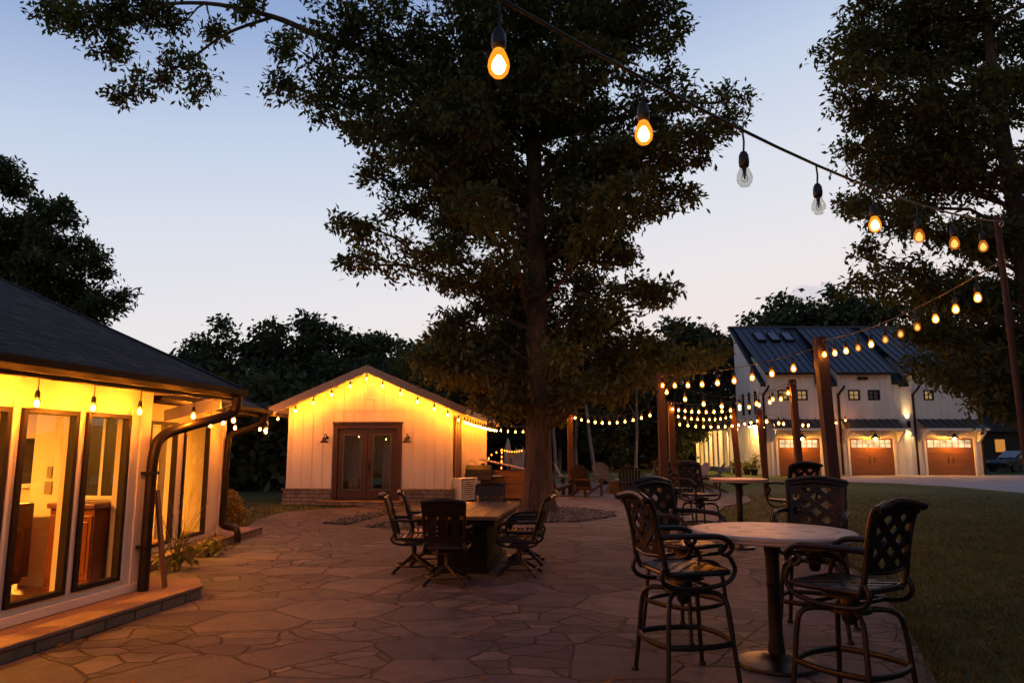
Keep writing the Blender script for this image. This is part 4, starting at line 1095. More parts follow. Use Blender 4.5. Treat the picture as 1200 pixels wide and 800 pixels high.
for k,(a,b) in enumerate(doors):
    h0 = dtop; w = b-a
    m = MB(); m.b2((a-.14,-.045,0),(a,-.001,h0+.14)); m.b2((b,-.045,0),(b+.14,-.001,h0+.14)); m.b2((a,-.045,h0+.001),(b,-.001,h0+.14)); m.build('door_trim', m_white2, barn)
    zs = h0-.56
    m = MB(); 
    m.b2((a+.005,.06,.01),(b-.005,.11,zs)); m.b2((a+.005,.06,h0-.10),(b-.005,.11,h0-.005)); m.b2((a+.005,.06,zs),(a+.14,.11,h0-.10)); m.b2((b-.14,.06,zs),(b-.005,.11,h0-.10))
    for i in range(4): m.b2((a+.06,.05,.07+(zs-.05)*i/4),(b-.06,.0595,.07+(zs-.05)*(i+1)/4-.03))
    o = m.build('garage_door', m_garagewood, barn)
    m = MB()
    for i in range(1,7): m.b2((a+.14+(w-.28)*i/7-.018,.058,zs),(a+.14+(w-.28)*i/7+.018,.085,h0-.10))
    m.b2((a+.14,.060,zs+.22),(b-.14,.084,zs+.245)); m.build('muntin', m_garagewood, o)
    m = MB(); m.b2((a+.141,.088,zs+.001),(b-.141,.098,h0-.101)); m.build('pane', m_gpane, o)
    m = MB(); xc=(a+b)/2
    for s in (-1,1): m.box((xc+s*.14,.04,.95),(.035,.03,.40))
    m.build('handle', m_bronze, o)
    # awning with brackets
    za, zb_ = gZ(501.0), gZ(491.0)
    m = MB(); m.prism([(-.02,zb_),(-1.0,za),(-1.0,za-.06),(-.02,zb_-.08)], a-.42,b+.42, lambda u,v,w: Vector((w,u,v)))
    x = a-.4
    while x < b+.42: m.bar((x,-.02,zb_+.025),(x,-1.0,za+.025),.035,.05); x += .46
    aw = m.build('awning', m_metalroof, barn)
    m = MB(); m.b2((a-.42,-1.02,za-.18),(b+.42,-.99,za-.06)); m.b2((a-.42,-.99,za-.10),(b+.42,-.03,za-.07)); m.build('awning_trim', m_white2, aw)
    for xx in (a-.30,b+.30):
        m = MB(); m.prism([(-.03,za-.11),(-.88,za-.11),(-.88,za-.20),(-.14,za-.85),(-.03,za-.85)], xx-.07,xx+.07, lambda u,v,w: Vector((w,u,v))); m.build('bracket', m_white2, aw)
    # barn lamp
    zl = dtop-.02
    m = MB(); m.tube(smooth_path([(xc,-.05,zl+.38),(xc,-.25,zl+.48),(xc,-.52,zl+.42),(xc,-.55,zl+.25)],5),.02,6); lp = m.build('wall_lamp', m_bronze, barn, True)
    m = MB(); m.lathe([(.26,zl+.02),(.25,zl+.06),(.12,zl+.14),(.08,zl+.26),(.03,zl+.30)],18,(xc,-.55,0),False); m.build('lamp_shade', m_bronze, lp, True)
    m = MB(); m.lathe([(.01,zl-.10),(.07,zl-.06),(.085,zl+.0),(.05,zl+.10)],12,(xc,-.55,0)); m.build('bulb', EM('garage lamp bulb %d'%k, (1,.38,.04), 800), lp, True)
for k,(a,b) in enumerate(ups):
    m = MB(); w=.09
    for lo,hi in (((a,-.03,wz0),(a+w,.08,wz1)),((b-w,-.03,wz0),(b,.08,wz1)),((a+w,-.03,wz0),(b-w,.08,wz0+w)),((a+w,-.03,wz1-w),(b-w,.08,wz1)),(((a+b)/2-.02,.0,wz0+w),((a+b)/2+.02,.06,wz1-w)),((a+w,.0,(wz0+wz1)/2-.02),((a+b)/2-.021,.06,(wz0+wz1)/2+.02)),(((a+b)/2+.021,.0,(wz0+wz1)/2-.02),(b-w,.06,(wz0+wz1)/2+.02))): m.b2(lo,hi)
    o = m.build('window', m_bronze, barn)
    m = MB(); m.b2((a+w,.062,wz0+w),(b-w,.072,wz1-w)); m.build('pane', m_udark if k == 3 else m_upane, o)
for k,px in enumerate((896.8,985.5,1073.5,1150.5)):
    m = MB(); x = bx(px); zt = ZEV-.1; m.tube(smooth_path([(x+.25,-.40,zt),(x+.2,-.38,zt-.15),(x,-.10,zt-.55),(x,-.08,zt-.9),(x,-.08,.05)],4),.07,8); m.build('downspout', m_bronze, barn, True)
# up and down light on the pier, flood light under the middle dormer
x = bx(1065.5); z = gZ(497)
m = MB(); m.lathe([(.085,z-.22),(.10,z-.22),(.10,z+.22),(.085,z+.22),(.085,z+.06)],14,(x,-.16,0),False); m.lathe([(.085,z-.22),(.085,z-.06)],14,(x,-.16,0),False); m.b2((x-.05,-.09,z-.08),(x+.05,-.02,z+.08)); sc = m.build('wall_lamp', m_bronze, barn, True)
m = MB(); m.lathe([(.08,z-.01),(.08,z+.01)],14,(x,-.16,0)); m.build('bulb', EM('sconce bulb',(1,.60,.22),1500), sc)
m = MB(); xx = bx(1015.5); zz = gZ(443.5); m.box((xx-.18,-.12,zz),(.26,.10,.16)); m.box((xx+.18,-.12,zz),(.26,.10,.16)); m.b2((xx-.2,-.07,zz-.04),(xx+.2,-.021,zz+.04)); m.build('flood_light', m_bronze, barn)
# tall narrow windows of the gable side
for yy in (1.4,2.6,3.8):
    m = MB(); m.b2((-.05,yy,gZ(483)),(-.005,yy+.42,gZ(456))); o = m.build('window', m_bronze, barn); m = MB(); m.b2((-.06,yy+.07,gZ(483)+.08),(-.051,yy+.35,gZ(456)-.08)); m.build('pane', m_udark, o)
# porch wing behind, on the gable side
pw = thing('porch', 'long lit porch with white columns running back from the garage house', 'porch', (XL-.25, GY+D+.1, 0))
m = MB(); m.b2((-.3,0,0),(2.2,9.4,.32)); m.build('porch_floor', m_concrete, pw)
m = MB(); m.b2((1.9,.0,.321),(2.1,9.4,3.1)); m.build('porch_wall', m_white, pw)
m = MB(); m.prism([(-.6,3.12),(2.2,3.75),(2.2,3.85),(-.6,3.2)], -.1,9.6, lambda u,v,w: Vector((u,w,v))); m.build('roof', m_metalroof, pw)
m = MB(); m.b2((-.35,0,2.95),(-.05,9.4,3.115)); m.build('beam', m_white2, pw)
for i in range(8):
    m = MB(); y = .15+9.1*i/7; m.b2((-.32,y-.13,.321),(-.08,y+.13,2.949)); m.b2((-.36,y-.17,.321),(-.04,y+.17,.5)); m.b2((-.36,y-.17,2.80),(-.04,y+.17,2.948)); m.build('column', m_white2, pw)
for k,y in enumerate((2.2,5.2)):
    m = MB(); m.b2((1.84,y,.321),(1.899,y+1.0,2.5)); m.build('door', m_bronze, pw)
# lit side strip of the gable: two barn lamps and porch lamp
for k,y in enumerate((.9,1.7)):
    m = MB(); m.tube(smooth_path([(-.02,y,3.35),(-.25,y,3.42),(-.42,y,3.3)],4),.02,6); lp = m.build('wall_lamp', m_bronze, barn, True)
    m = MB(); m.lathe([(.22,3.05),(.12,3.15),(.05,3.28)],14,(-.42,y,0),False); m.build('lamp_shade', m_bronze, lp, True)
    m = MB(); m.lathe([(.01,2.98),(.06,3.02),(.05,3.1)],10,(-.42,y,0)); m.build('bulb', EM('gable lamp bulb %d'%k,(1,.52,.12),2400), lp, True)
for k,y in enumerate((1.5,4.7,7.9)):
    m = MB(); m.lathe([(.14,3.06),(.16,3.0),(.10,2.94),(.01,2.92)],14,(.9,y,0)); m.build('ceiling_lamp', EM('porch lamp %d'%k,(1,.52,.13),560), pw, True)
def shrub(name, label, cat, loc, r, h, n, seed, mat=None, leaf=.10, pot=None, group=None, per=9):
    t = thing(name, label, cat, loc, 0, group); g = np.random.default_rng(seed); z0 = 0
    if pot:
        m = MB(); m.lathe([(pot*.7,0),(pot,pot*1.4),(pot*1.06,pot*1.5),(pot*.9,pot*1.45)],14); m.build('pot', m_chbrown, t, True); z0 = pot*1.4
    u = g.normal(0,1,(n,3)); u /= np.linalg.norm(u,axis=1)[:,None]; u[:,2] = np.abs(u[:,2])
    P = u*(g.uniform(.35,1,(n,1))**.6)*np.array([r,r,h]); P[:,2] += z0+.02
    V,F = leaf_cloud(P, u, per, leaf, leaf*.8, seed=seed, wide=.5); link('foliage', fast_mesh('foliage', V, F, mat or m_leaf3), t)
    m = MB()
    for k in range(7): m.tube(branch_pts((0,0,z0),(P[k*3%n]),.1,4,seed+k),[.012,.01,.008,.006,.004],5)
    m.build('stem', m_bark, t, fixn=False); return t
shrub('shrub','rounded shrub tinted with golden bulb light at the far end of the house wall','shrub', U(262,617), .40,.74,800,11, mat=m_goldlit, leaf=.055)
t = shrub('plant','wispy flowering plant in front of the set back windows','plant', Vector((-4.42,9.75,PZ)), .18,.36,26,12, leaf=.09, per=6)
m = MB(); g = random.Random(4)
for k in range(16): 
    a=g.uniform(0,6.28); m.tube(branch_pts((0,0,0),(.5*math.cos(a)*g.uniform(.3,1),.5*math.sin(a)*g.uniform(.3,1),g.uniform(.6,1.15)),.12,5,k),[.006,.005,.004,.003,.003,.002],4)
m.build('stem', m_leaf3, t, fixn=False)
shrub('plant','trailing plant at the edge of the set back ledge','plant', Vector((-4.5,11.0,.03)), .17,.22,28,14, leaf=.08, per=7)
for k,(dx,dy,h,lb) in enumerate(((-.55,.9,1.3,'tall potted plant nearest the lit gable wall'),(-.7,1.8,.7,'low potted plant with pale blooms by the lit gable wall'),(-1.0,2.8,.75,'leafy potted plant in front of the gable wall'),(-.8,3.9,.8,'potted plant nearest the porch columns'))):
    shrub('potted_plant', lb, 'potted plant', (XL+dx,GY+dy,0), .26,h*.75,40,30+k, leaf=.13, pot=.24, group='potted plants by the porch', per=7)
# things right of the garage
p = U(1167,549.5); t = thing('kettle_grill','pale round kettle grill beside the right corner of the garage','grill', p)
m = MB(); m.lathe([(.02,.45),(.22,.50),(.36,.64),(.40,.80)],18); m.build('bowl', m_palegrey, t, True)
m = MB(); m.lathe([(.41,.801),(.40,.86),(.28,1.02),(.06,1.09),(.03,1.12)],18); m.build('lid', m_palegrey, t, True)
for a in (90,210,330):
    m = MB(); m.tube([(.2*math.cos(R(a)),.2*math.sin(R(a)),.52),(.36*math.cos(R(a)),.36*math.sin(R(a)),0)],.022,6); m.build('leg', m_black, t)
shed = thing('shed', 'dark low shed with one lit window behind the garage', 'shed', (PY(1190,540,58).x,58,0))
m = MB(); m.b2((-4.2,0,0),(5,5,3.0)); m.build('wall', m_dirt, shed)
m = MB(); m.prism([(-.5,2.95),(2.5,4.6),(5.5,2.95),(5.5,3.1),(2.5,4.8),(-.5,3.1)], -4.6,5.4, lambda u,v,w: Vector((w,u,v))); m.build('roof', m_shingle2, shed)
px0 = PY(1164,515,58).x-PY(1190,540,58).x
m = MB(); m.b2((px0,-.04,1.3),(px0+.95,-.005,2.45)); o = m.build('window', m_bronze, shed); m = MB(); m.b2((px0+.08,-.05,1.38),(px0+.87,-.041,2.37)); m.build('pane', EM('shed window glow',(1,.40,.07),.55), o)
# parked car right of the garage
car = thing('parked_car', 'dark parked car with pale windscreen at the edge of the driveway', 'car', U(1192,552.5), R(200))
m = MB(); m.prism([(-2.1,.35),(2.1,.35),(2.15,.65),(1.95,.86),(.95,.95),(-1.95,.98),(-2.15,.75)], -.85,.85, lambda u,v,w: Vector((u,w,v))); m.build('body', m_carpaint, car, bevel=.06)
m = MB(); m.prism([(.95,.95),(.15,1.46),(-1.25,1.48),(-1.85,.98)], -.72,.72, lambda u,v,w: Vector((u,w,v))); m.build('cabin', m_carpaint, car, bevel=.05)
m_wscreen = M('car glass with sky reflection painted in', (.55,.57,.62), .12)  # pale base colour paints the sky's reflection into the glass
m = MB(); m.prism([(.99,.98),(.17,1.47),(.20,1.49),(1.03,1.0)], -.62,.62, lambda u,v,w: Vector((u,w,v))); m.build('windscreen', m_wscreen, car)
for sx in (-1,1):
    m = MB(); m.prism([(.75,.99),(.12,1.40),(-1.15,1.41),(-1.5,1.0)], sx*.73, sx*.755, lambda u,v,w: Vector((u,w,v))); m.build('side_window', m_wscreen, car)
    for wx in (-1.3,1.3):
        m = MB(); m.lathe([(.15,-.1),(.33,-.1),(.34,-.08),(.34,.08),(.33,.1),(.15,.1)],20); m.v=[Vector((q.x+wx,q.z+sx*.80,q.y+.34)) for q in m.v]; w_=m.build('wheel', m_black, car, True)
        m = MB(); m.lathe([(.05,-.05),(.2,-.06),(.21,-.02)],14); m.v=[Vector((q.x+wx,sx*(.81-q.z),q.y+.34)) for q in m.v]; m.build('rim', m_metal, w_, True)
    m = MB(); m.box((2.08,sx*.6,.72),(.10,.32,.14)); m.build('headlight', m_metal, car)

# ================================================================== posts
POSTS = {}
def post(key, label, px, py, H, w, lean=0.0, name='light_post'):
    d = ray(px,py); z = H
    Y = (z-CAMH)/d.z*d.y; X = (z-CAMH)/d.z*d.x
    t = thing(name, label, 'post', (X+lean,Y,0), 0, 'timber posts carrying the string lights')
    m = MB(); ax = Vector((-lean,0,H)); m.bar((0,0,-.05), ax, w, w, up=(0,1,0)); o = m.build('shaft', m_post, t, bevel=.008)
    m = MB(); m.tube([ax+Vector((0,-w/2,-.09)),ax+Vector((0,-w/2-.04,-.09)),ax+Vector((0,-w/2-.05,-.06))],.006,6); m.build('hook', m_metal, t)
    POSTS[key] = Vector((X,Y,H)); return t
post('p1','thick leaning timber post nearest the round table on the right', 960,395, 3.0,.135,.10)
post('p2','timber post between the thick post and the far bar table', 928,444.5, 3.0,.125,.08)
post('p3','tall timber post in front of the fire pit chairs', 774,437, 3.0,.14)
post('p4','timber post just behind the post at the fire pit', 786,470, 3.0,.17)
post('p5','lone timber post between oak trunk and fire pit', 668,479, 3.0,.19)
post('p6','timber post in front of the lit porch columns', 858,478, 3.0,.17,.15)
post('p7','timber post in front of the lit gable wall', 889,479, 3.0,.17,.15)
pole = thing('light_pole', 'slim red brown pole at the right edge holding the near string', 'pole', (3.74,5.33,0), 0)
m = MB(); m.tube([(.06,0,0),(.03,0,1.5),(0,0,3.38)],.023,10); m.build('shaft', m_post, pole, True)
m = MB(); m.tube(arc((0,-.045,3.30),.022,0,330,10,Vector((0,1,0))),.004,5); m.build('hook', m_metal, pole)
pole2 = thing('light_pole', 'slim red brown pole out of frame by the house', 'pole', (-3.2,-1.0,0), 0)
m = MB(); m.tube([(0,0,0),(0,0,3.38)],.023,10); m.build('shaft', m_post, pole2, True)

# ================================================================== string lights
A_, B_ = Vector((-3.2,-1.0,3.32)), Vector((3.74,5.29,3.32))
us = [.456+.0695*k for k in range(8)]
string_lights('near string of big bulbs crossing the sky from upper centre to the slim pole', [A_,B_], us, [m_lit,m_lit,m_bulbglass,m_bulbglass,m_lit,m_dim,m_dim,m_dim], r=.031, drop=.10, wr=.0065, sag=.46)
P1 = POSTS['p1']; S0 = Vector((3.735,5.33,3.02))
string_lights('string sloping down from the slim pole to the thick leaning post', [S0, P1+Vector((0,-.02,-.05))], lin(11,.09,.97), [m_lit,m_lit,m_lit,m_dim,m_dim,m_dim,m_lit,m_dim,m_lit,m_lit,m_lit], r=.03, drop=.08, wr=.006, wmat=m_tan, sag=.10)
string_lights('short string running out of the frame right of the slim pole', [Vector((3.74,5.33,3.34)),Vector((6.6,5.0,3.2))], lin(5,.11,.9), m_lit, r=.03, drop=.08, sag=.12)
P2,P3,P4,P5,P6,P7 = (POSTS[k] for k in ('p2','p3','p4','p5','p6','p7'))
dn = Vector((0,0,-.04))
string_lights('upper string from the fire pit post to the thick leaning post', [P3+dn,P1+dn*3], lin(10,.015,.985), m_litfar, r=.039, drop=.06, sag=.10)
string_lights('sagging string from the front fire pit post to the far bar table post', [P3+dn*3,P2+dn], lin(8,.04,.96), m_litfar, r=.039, drop=.06, sag=.32)
string_lights('long sagging string from the rear fire pit post to the far bar table post', [P4+dn*.5,P2+dn*3], lin(14,.02,.93), m_litfar, r=.040, drop=.07, sag=.20)
string_lights('sagging string from the rear fire pit post to the post by the porch', [P4+dn*5,P6+dn*2], lin(10,.10,.97), m_litfar, r=.040, drop=.07, sag=.13)
string_lights('lowest sagging string from the rear fire pit post to the gable wall post', [P4+dn*11,P7+dn*5], lin(12,.08,.97), m_litfar, r=.040, drop=.07, sag=.17)
string_lights('string from the lone post to the fire pit post', [P5+dn,P4+Vector((-.5,-.1,-.15))], lin(11,.07,.95), m_litfar, r=.044, drop=.07, sag=.26)
CF = COT(.48,CL+.2,2.62)
string_lights('string from the far cottage corner past the oak trunk to the lone post', [CF,P5+dn*2], lin(9,.04,.96), m_litfar, r=.044, drop=.07, sag=.25)
string_lights('string from the gable wall post across the garage front', [P7+dn*3,Vector((gX(990),GY-.5,gZ(487)))], [.05,.14,.18,.30,.36,.42,.62,.72,.80,.97], m_litfar, r=.062, drop=.07, sag=.25)
# cottage rake and eave
rk = [COT(xm-HW-OV+.06,-.43,2.545), COT(xm,-.43,ZAP-.12), COT(xm+HW+OV-.06,-.43,2.545)]
m_cot = m_litcot
string_lights('string along the gable edge of the cottage', rk, [.045,.135,.225,.32,.415,.50,.585,.675,.765,.85,.92,.975], m_cot, r=.042, drop=.05, wr=.008)
string_lights('string under the side eave of the cottage', [COT(.40,-.38,2.56),COT(.40,CL+.2,2.56)], lin(16,.03,.99), m_cot, r=.042, drop=.05, wr=.008, sag=.03)
# left house eave
string_lights('string clipped along the eave above the tall windows', [HL(.26,-11,2.20),HL(.26,-.05,2.18)], [1-(.48+.635*k)/10.95 for k in range(17)][::-1], m_lithouse, r=.030, drop=.11, sag=.0)
CLIP = thing('cable_clips','row of dark clips holding the eave string above the tall windows','clips', HL(0,0,0), -TA)
for k in range(18):
    m = MB(); m.box((.26,-.25-.42*k-.12*(k%2),2.215),(.05,.035,.075)); m.build('clip', m_bronze, CLIP)
string_lights('string across the recess between the two house eaves', [HL(.26,-.02,2.18),HL(.30,1.15,2.16),Vector((-4.75,11.2,2.16)),Vector((-4.62,13.45,2.17))], [.06,.20,.34,.55,.80,.97], m_lithouse, r=.030, drop=.11, wr=.006)
string_lights('string from the house eave over to the cottage eave', [Vector((-4.62,13.5,2.2)),COT(xm-HW-OV+.03,-.5,2.58)], lin(5,.12,.93), m_litcot, r=.04, drop=.08, wr=.006, sag=.16)
# far party corner seen past the cottage
fp0, fp1, fp2 = PY(588,524,44), PY(612,525,44), PY(570,533,40)
for k,(q,lb) in enumerate(((PY(588,524,44),'thin far pole wrapped with bulbs beyond the cottage'),(PY(613,524,44),'thin far pole hidden by the oak trunk'))):
    t = thing('far_pole', lb, 'pole', (q.x,q.y,0)); m = MB(); m.tube([(0,0,0),(0,0,q.z)],.03,6); m.build('shaft', m_metal, t)
string_lights('far string sagging between thin poles beyond the cottage', [fp0,fp1], lin(9,.02,.98), m_tiny, r=.036, drop=.02, sag=.10, sockets=False)
string_lights('far string rising from the cottage side toward the thin poles', [PY(569,540,42),PY(575,530,43),PY(588,524,44)], [.05,.3,.52,.75,.98], m_tiny, r=.042, drop=.02, sockets=False)
string_lights('far string wound down the thin pole beyond the cottage', [PY(588,526,43.9),PY(587.5,546,43.9)], [.05,.3,.55,.62,.95], m_tiny, r=.042, drop=.02, sockets=False)
q = U(600,549); t = thing('cocktail_table','white draped tall table at the far party corner','table',(q.x+.2,44.5,0)); 
m = MB(); m.lathe([(.42,0),(.34,.3),(.22,.9),(.36,1.28),(.40,1.30)],12); m.build('tablecloth', m_cloth, t, True); m = MB(); m.lathe([(.40,1.301),(.40,1.33)],16); m.build('top', m_cloth, t)
q = PY(608,540,44.2); t = thing('sign_board','white standing board at the far party corner','board',(q.x,44.2,0), R(10)); m = MB(); m.bar((0,0,.35),(0.12,.25,1.6),.62,.03,up=(0,1,0)); m.build('panel', m_cloth, t)
for sx in (-.25,.25):
    m = MB(); m.tube([(sx,.1,0),(sx+.05,.12,.8)],.02,5); m.build('leg', m_black, t)
q = PY(595,540,44.6); t = thing('folded_umbrella','pale folded umbrella at the far party corner','umbrella',(q.x,44.6,0)); m = MB(); m.lathe([(.05,.5),(.26,.75),(.24,1.4),(.10,2.1),(.02,2.3)],10); m.build('canopy', m_cloth, t, True); m = MB(); m.lathe([(.3,0),(.3,.06),(.03,.08),(.03,.6)],10); m.build('pole', m_metal, t)

# ================================================================== patio furniture
tb = U(911,774,PZ+.03); T1 = Vector((tb.x,tb.y,PZ))
make_round_table('round stone topped bar table in the right foreground', T1, .60, .97)
def face(src, dst): d = dst-src; return math.atan2(-d.x, d.y)
st0 = make_stool('bar stool at left of the near round table, closest to the camera', Vector((1.21,5.27,PZ)), 0)
st0.rotation_euler.z = face(st0.location, T1)-R(8)
def stool(p, tgt, off, label, scale=None):
    p = Vector((p[0],p[1],PZ)); return dup(st0, p, face(p,tgt)+R(off), label, scale=scale)
stool((2.10,4.66), T1, 25, 'bar stool at right of the near round table, its back to the lawn')
stool((1.50,6.45), T1, 10, 'bar stool behind the near left stool, facing the round table', (1,1,1.03))
stool((2.66,6.52), T1, 6, 'bar stool on the far side of the near round table', (1.05,1,1.03))
tb2 = U(869,642,PZ); T2 = Vector((tb2.x,tb2.y,PZ)); 
t2 = make_round_table('small far round bar table in front of the porch post', T2, .46, 1.10)
stool((T2.x+.62,T2.y-.62), T2, -30, 'bar stool right of the far bar table with its back to the camera', (1.06,1,1.08))
q = U(822,632,PZ); stool((q.x,q.y), T2, 0, 'bar stool left of the far bar table with scrolled arms', (1,1,1.06))
q = U(806,622,PZ); stool((q.x-.1,q.y+.6), T2, 25, 'bar stool half hidden behind the fire pit post', (1,1,1.06))
# dining table
c00 = U(583,607.7,.75); c10 = U(609.6,590,.75); ax = (c10-c00); ax.z=0; Ln = ax.length; ax.normalize(); nx = Vector((-ax.y,ax.x,0)); Wd = 1.08
ctr = c00+ax*Ln/2+nx*Wd/2; ctr.z = PZ
trz = math.atan2(-ax.x, ax.y)
t = thing('plank_table','long plank topped outdoor table with dark box base beside the oak','table', ctr, trz)
m = MB()
for k in range(6): m.b2((-Wd/2+Wd*k/6+.004,-Ln/2+.06,.705),(-Wd/2+Wd*(k+1)/6-.004,Ln/2-.06,.745))
m.b2((-Wd/2,-Ln/2,.70),(Wd/2,-Ln/2+.056,.744)); m.b2((-Wd/2,Ln/2-.056,.70),(Wd/2,Ln/2,.744))
m.build('table_top', m_plank, t, bevel=.005)
m = MB(); m.b2((-Wd/2+.05,-Ln/2+.07,.62),(Wd/2-.05,Ln/2-.07,.699)); m.build('apron', m_steel, t)
m = MB(); m.b2((-Wd*.30,-Ln*.30,0),(Wd*.30,Ln*.30,.619)); m.b2((-Wd*.34,-Ln*.34,0),(Wd*.34,Ln*.34,.07)); m.build('base', m_steel, t, bevel=.01)
def TL(x,y): return ctr+nx*(-x)+ax*y
ch0 = make_dining_chair('swivel chair at the near end of the plank table, back to the camera', TL(-.02,-Ln/2-.30), trz+R(4))
def dch(x,y,rz,label): return dup(ch0, TL(x,y), trz+rz, label)
dch(-Wd/2-.10,-Ln/2+.50,R(-80),'swivel chair on the left side of the plank table, nearer of two')
dch(-Wd/2-.06,-Ln/2+1.18,R(-76),'swivel chair on the left side of the plank table, farther of two')
dch(Wd/2+.22,-Ln/2+.42,R(86),'swivel chair on the right side of the plank table, nearer of two')
dch(Wd/2+.20,-Ln/2+1.35,R(92),'swivel chair on the right side of the plank table, farther of two')
dch(-.05,Ln/2+.35,R(180),'swivel chair at the far end of the plank table')
# fire pit and garden chairs
FP = U(736,577,PZ); FP.z = PZ
t = thing('fire_pit','low round stone fire pit in the ring of garden chairs','fire pit', FP)
m = MB(); m.lathe([(.52,.0),(.72,0),(.72,.36),(.74,.37),(.74,.42),(.52,.42),(.5,.05)],26); m.build('ring', m_pit, t, True)
m = MB(); m.lathe([(.02,.12),(.3,.14),(.49,.10)],18); m.build('ash_bed', m_dirt, t)
ads = [(655,580,m_chdark,'black slatted garden chair seen side on right behind the oak trunk'),(671,577,m_palegrey,'pale grey slatted garden chair next to the oak side of the fire pit'),
 (689,581,m_chbrown,'brown round backed garden chair with its back to the patio'),(710,574.5,m_grey,'blue grey slatted garden chair at the left rear of the fire pit'),
 (738,585,m_chdark,'black slatted garden chair with its back to the camera at the fire pit'),(768,573.5,m_grey,'grey slatted garden chair behind the tall fire pit post'),
 (797,583,m_chbrown,'dark brown slatted garden chair at the right of the fire pit'),(812,575.5,m_palegrey,'pale grey slatted garden chair turned sideways right of the fire pit'),
 (829,576.5,m_chdark,'black slatted garden chair at the far right end of the ring')]
for px_,py_,mt,lb in ads:
    p = U(px_,py_,PZ); p.z = PZ; make_adirondack(lb, p, face(p,FP)+R(random.uniform(-12,12)), mt).scale = (1.08,1.08,1.08)
# small lantern on the lawn by the wood
q = U(732,549.5); t = thing('garden_lantern','small pale lantern on the lawn before the dark wood','lantern',(q.x,q.y,0)); m = MB(); m.box((0,0,.5),(.3,.3,.5)); m.lathe([(.26,.76),(.05,1.0)],4); m.build('housing', m_palegrey, t); m = MB(); m.lathe([(.05,0),(.04,.25)],8); m.build('foot', m_black, t)

# ================================================================== trees
def puffs_px(lst, Y0, dyr, seed, can=True, base=None):
    g = random.Random(seed); out = []
    for px_,py_,r in lst:
        Y = Y0+g.uniform(-dyr,dyr)*(.6 if r > 50 else 1); c = PY(px_,py_,Y)
        rr = r/FPX*(Y*math.cos(PITCH)+(c.z-CAMH)*math.sin(PITCH))
        out.append((c-base, rr, can))
    return out
upper = [(470,40,70),(540,60,80),(610,40,80),(690,50,80),(752,40,55),(560,130,80),(640,130,80),(715,130,70),(785,105,38),(500,120,60),(455,95,45),
(480,180,48),(448,212,38),(425,262,32),(413,300,22),(470,240,26),(540,200,62),(610,210,66),(690,205,62),(755,190,52),(805,170,42),(842,140,34),(864,112,22),(790,228,34),(735,250,40),(680,262,36),(560,245,36),(620,265,30),(520,255,26)]
top = [(520,-60,90),(620,-90,110),(720,-40,70),(600,-200,110),(660,-280,90),(560,-300,80)]
lower = [(522,326,20),(552,334,26),(600,345,32),(655,325,38),(700,342,36),(748,342,30),(785,340,20),(722,300,28),
(540,378,30),(505,398,20),(580,398,40),(640,398,42),(700,398,42),(758,398,30),(680,370,32),
(490,420,20),(530,428,34),(580,445,34),(650,436,30),(700,428,36),(760,424,32),(808,424,26),(838,414,16),(562,472,18),(600,466,20),(690,452,20)]
leftm = [(402,22,46),(355,62,46),(332,98,30),(385,108,34),(370,133,18),(430,60,46)]
farl = [(66,16,20),(75,0,26),(112,28,32),(140,52,18),(150,6,28),(190,22,28),(122,62,12),(215,68,18),(190,85,17),(160,100,17),(140,118,12),(235,94,14),(228,112,12),(252,34,18),(285,8,20)]
OY_ = OAK.y
pf = puffs_px(upper, OY_, 2.2, 1, True, OAK)+puffs_px(top, OY_, 1.5, 2, True, OAK)+puffs_px(lower, OY_, 1.8, 3, True, OAK)+puffs_px(leftm, OY_-1, 1.2, 4, False, OAK)
trunkpts = [Vector((0,0,-.1)), PY(631,540,OY_)-OAK, PY(630,430,OY_)-OAK, PY(628,300,OY_)-OAK, PY(625,180,OY_)-OAK, PY(615,40,OY_)-OAK, PY(612,-180,OY_)-OAK]
for p in trunkpts: p.y *= .3
limb = [PY(610,150,OY_)-OAK, PY(480,80,OY_-.6)-OAK, PY(380,45,OY_-1)-OAK, PY(320,20,OY_-1.3)-OAK, PY(240,4,OY_-1.6)-OAK, PY(150,8,OY_-1.8)-OAK]
limb2 = [PY(320,20,OY_-1.3)-OAK, PY(265,40,OY_-1.5)-OAK, PY(215,75,OY_-1.6)-OAK, PY(150,112,OY_-1.7)-OAK]
puff_tree('oak_tree','tall oak rising from the pebble bed in the middle of the patio','tree', OAK, trunkpts, pf+[], m_leaf, 21, leaf=.165, per=13, density=1.12, spin=1, clear=9.5, trunk_r=.34, limbs=[(limb,.13,.03),(limb2,.05,.015)])
# the long left limb is foliage of the same oak: a second crown part under it
def extra_crown(tree, lst, Y0, seed):
    g = random.Random(seed); ng = np.random.default_rng(seed); cen=[]; dirs=[]
    for c,r,_ in puffs_px(lst, Y0, .5, seed, False, Vector(tree.location)):
        nt = max(14,int(165*r*r)); u = ng.normal(0,1,(nt,3)); u/=np.linalg.norm(u,axis=1)[:,None]
        pts = np.array(c)+u*(r*ng.uniform(.2,1,(nt,1))**.55)*np.array([1,1,.75]); sc = pts[ng.integers(0,nt,max(3,nt//8))]
        for i in range(nt):
            j = np.argmin(((sc-pts[i])**2).sum(1)); pts[i]=pts[i]*.5+sc[j]*.5+ng.normal(0,.05,3)
        cen.append(pts); dirs.append(u)
    V,F = leaf_cloud(np.concatenate(cen),np.concatenate(dirs),12,.155,.14,seed=seed)
    link('crown', fast_mesh('crown',V,F,m_leaf), tree)
oak = bpy.data.objects['oak_tree']
extra_crown(oak, farl, OAK.y-1.5, 8)
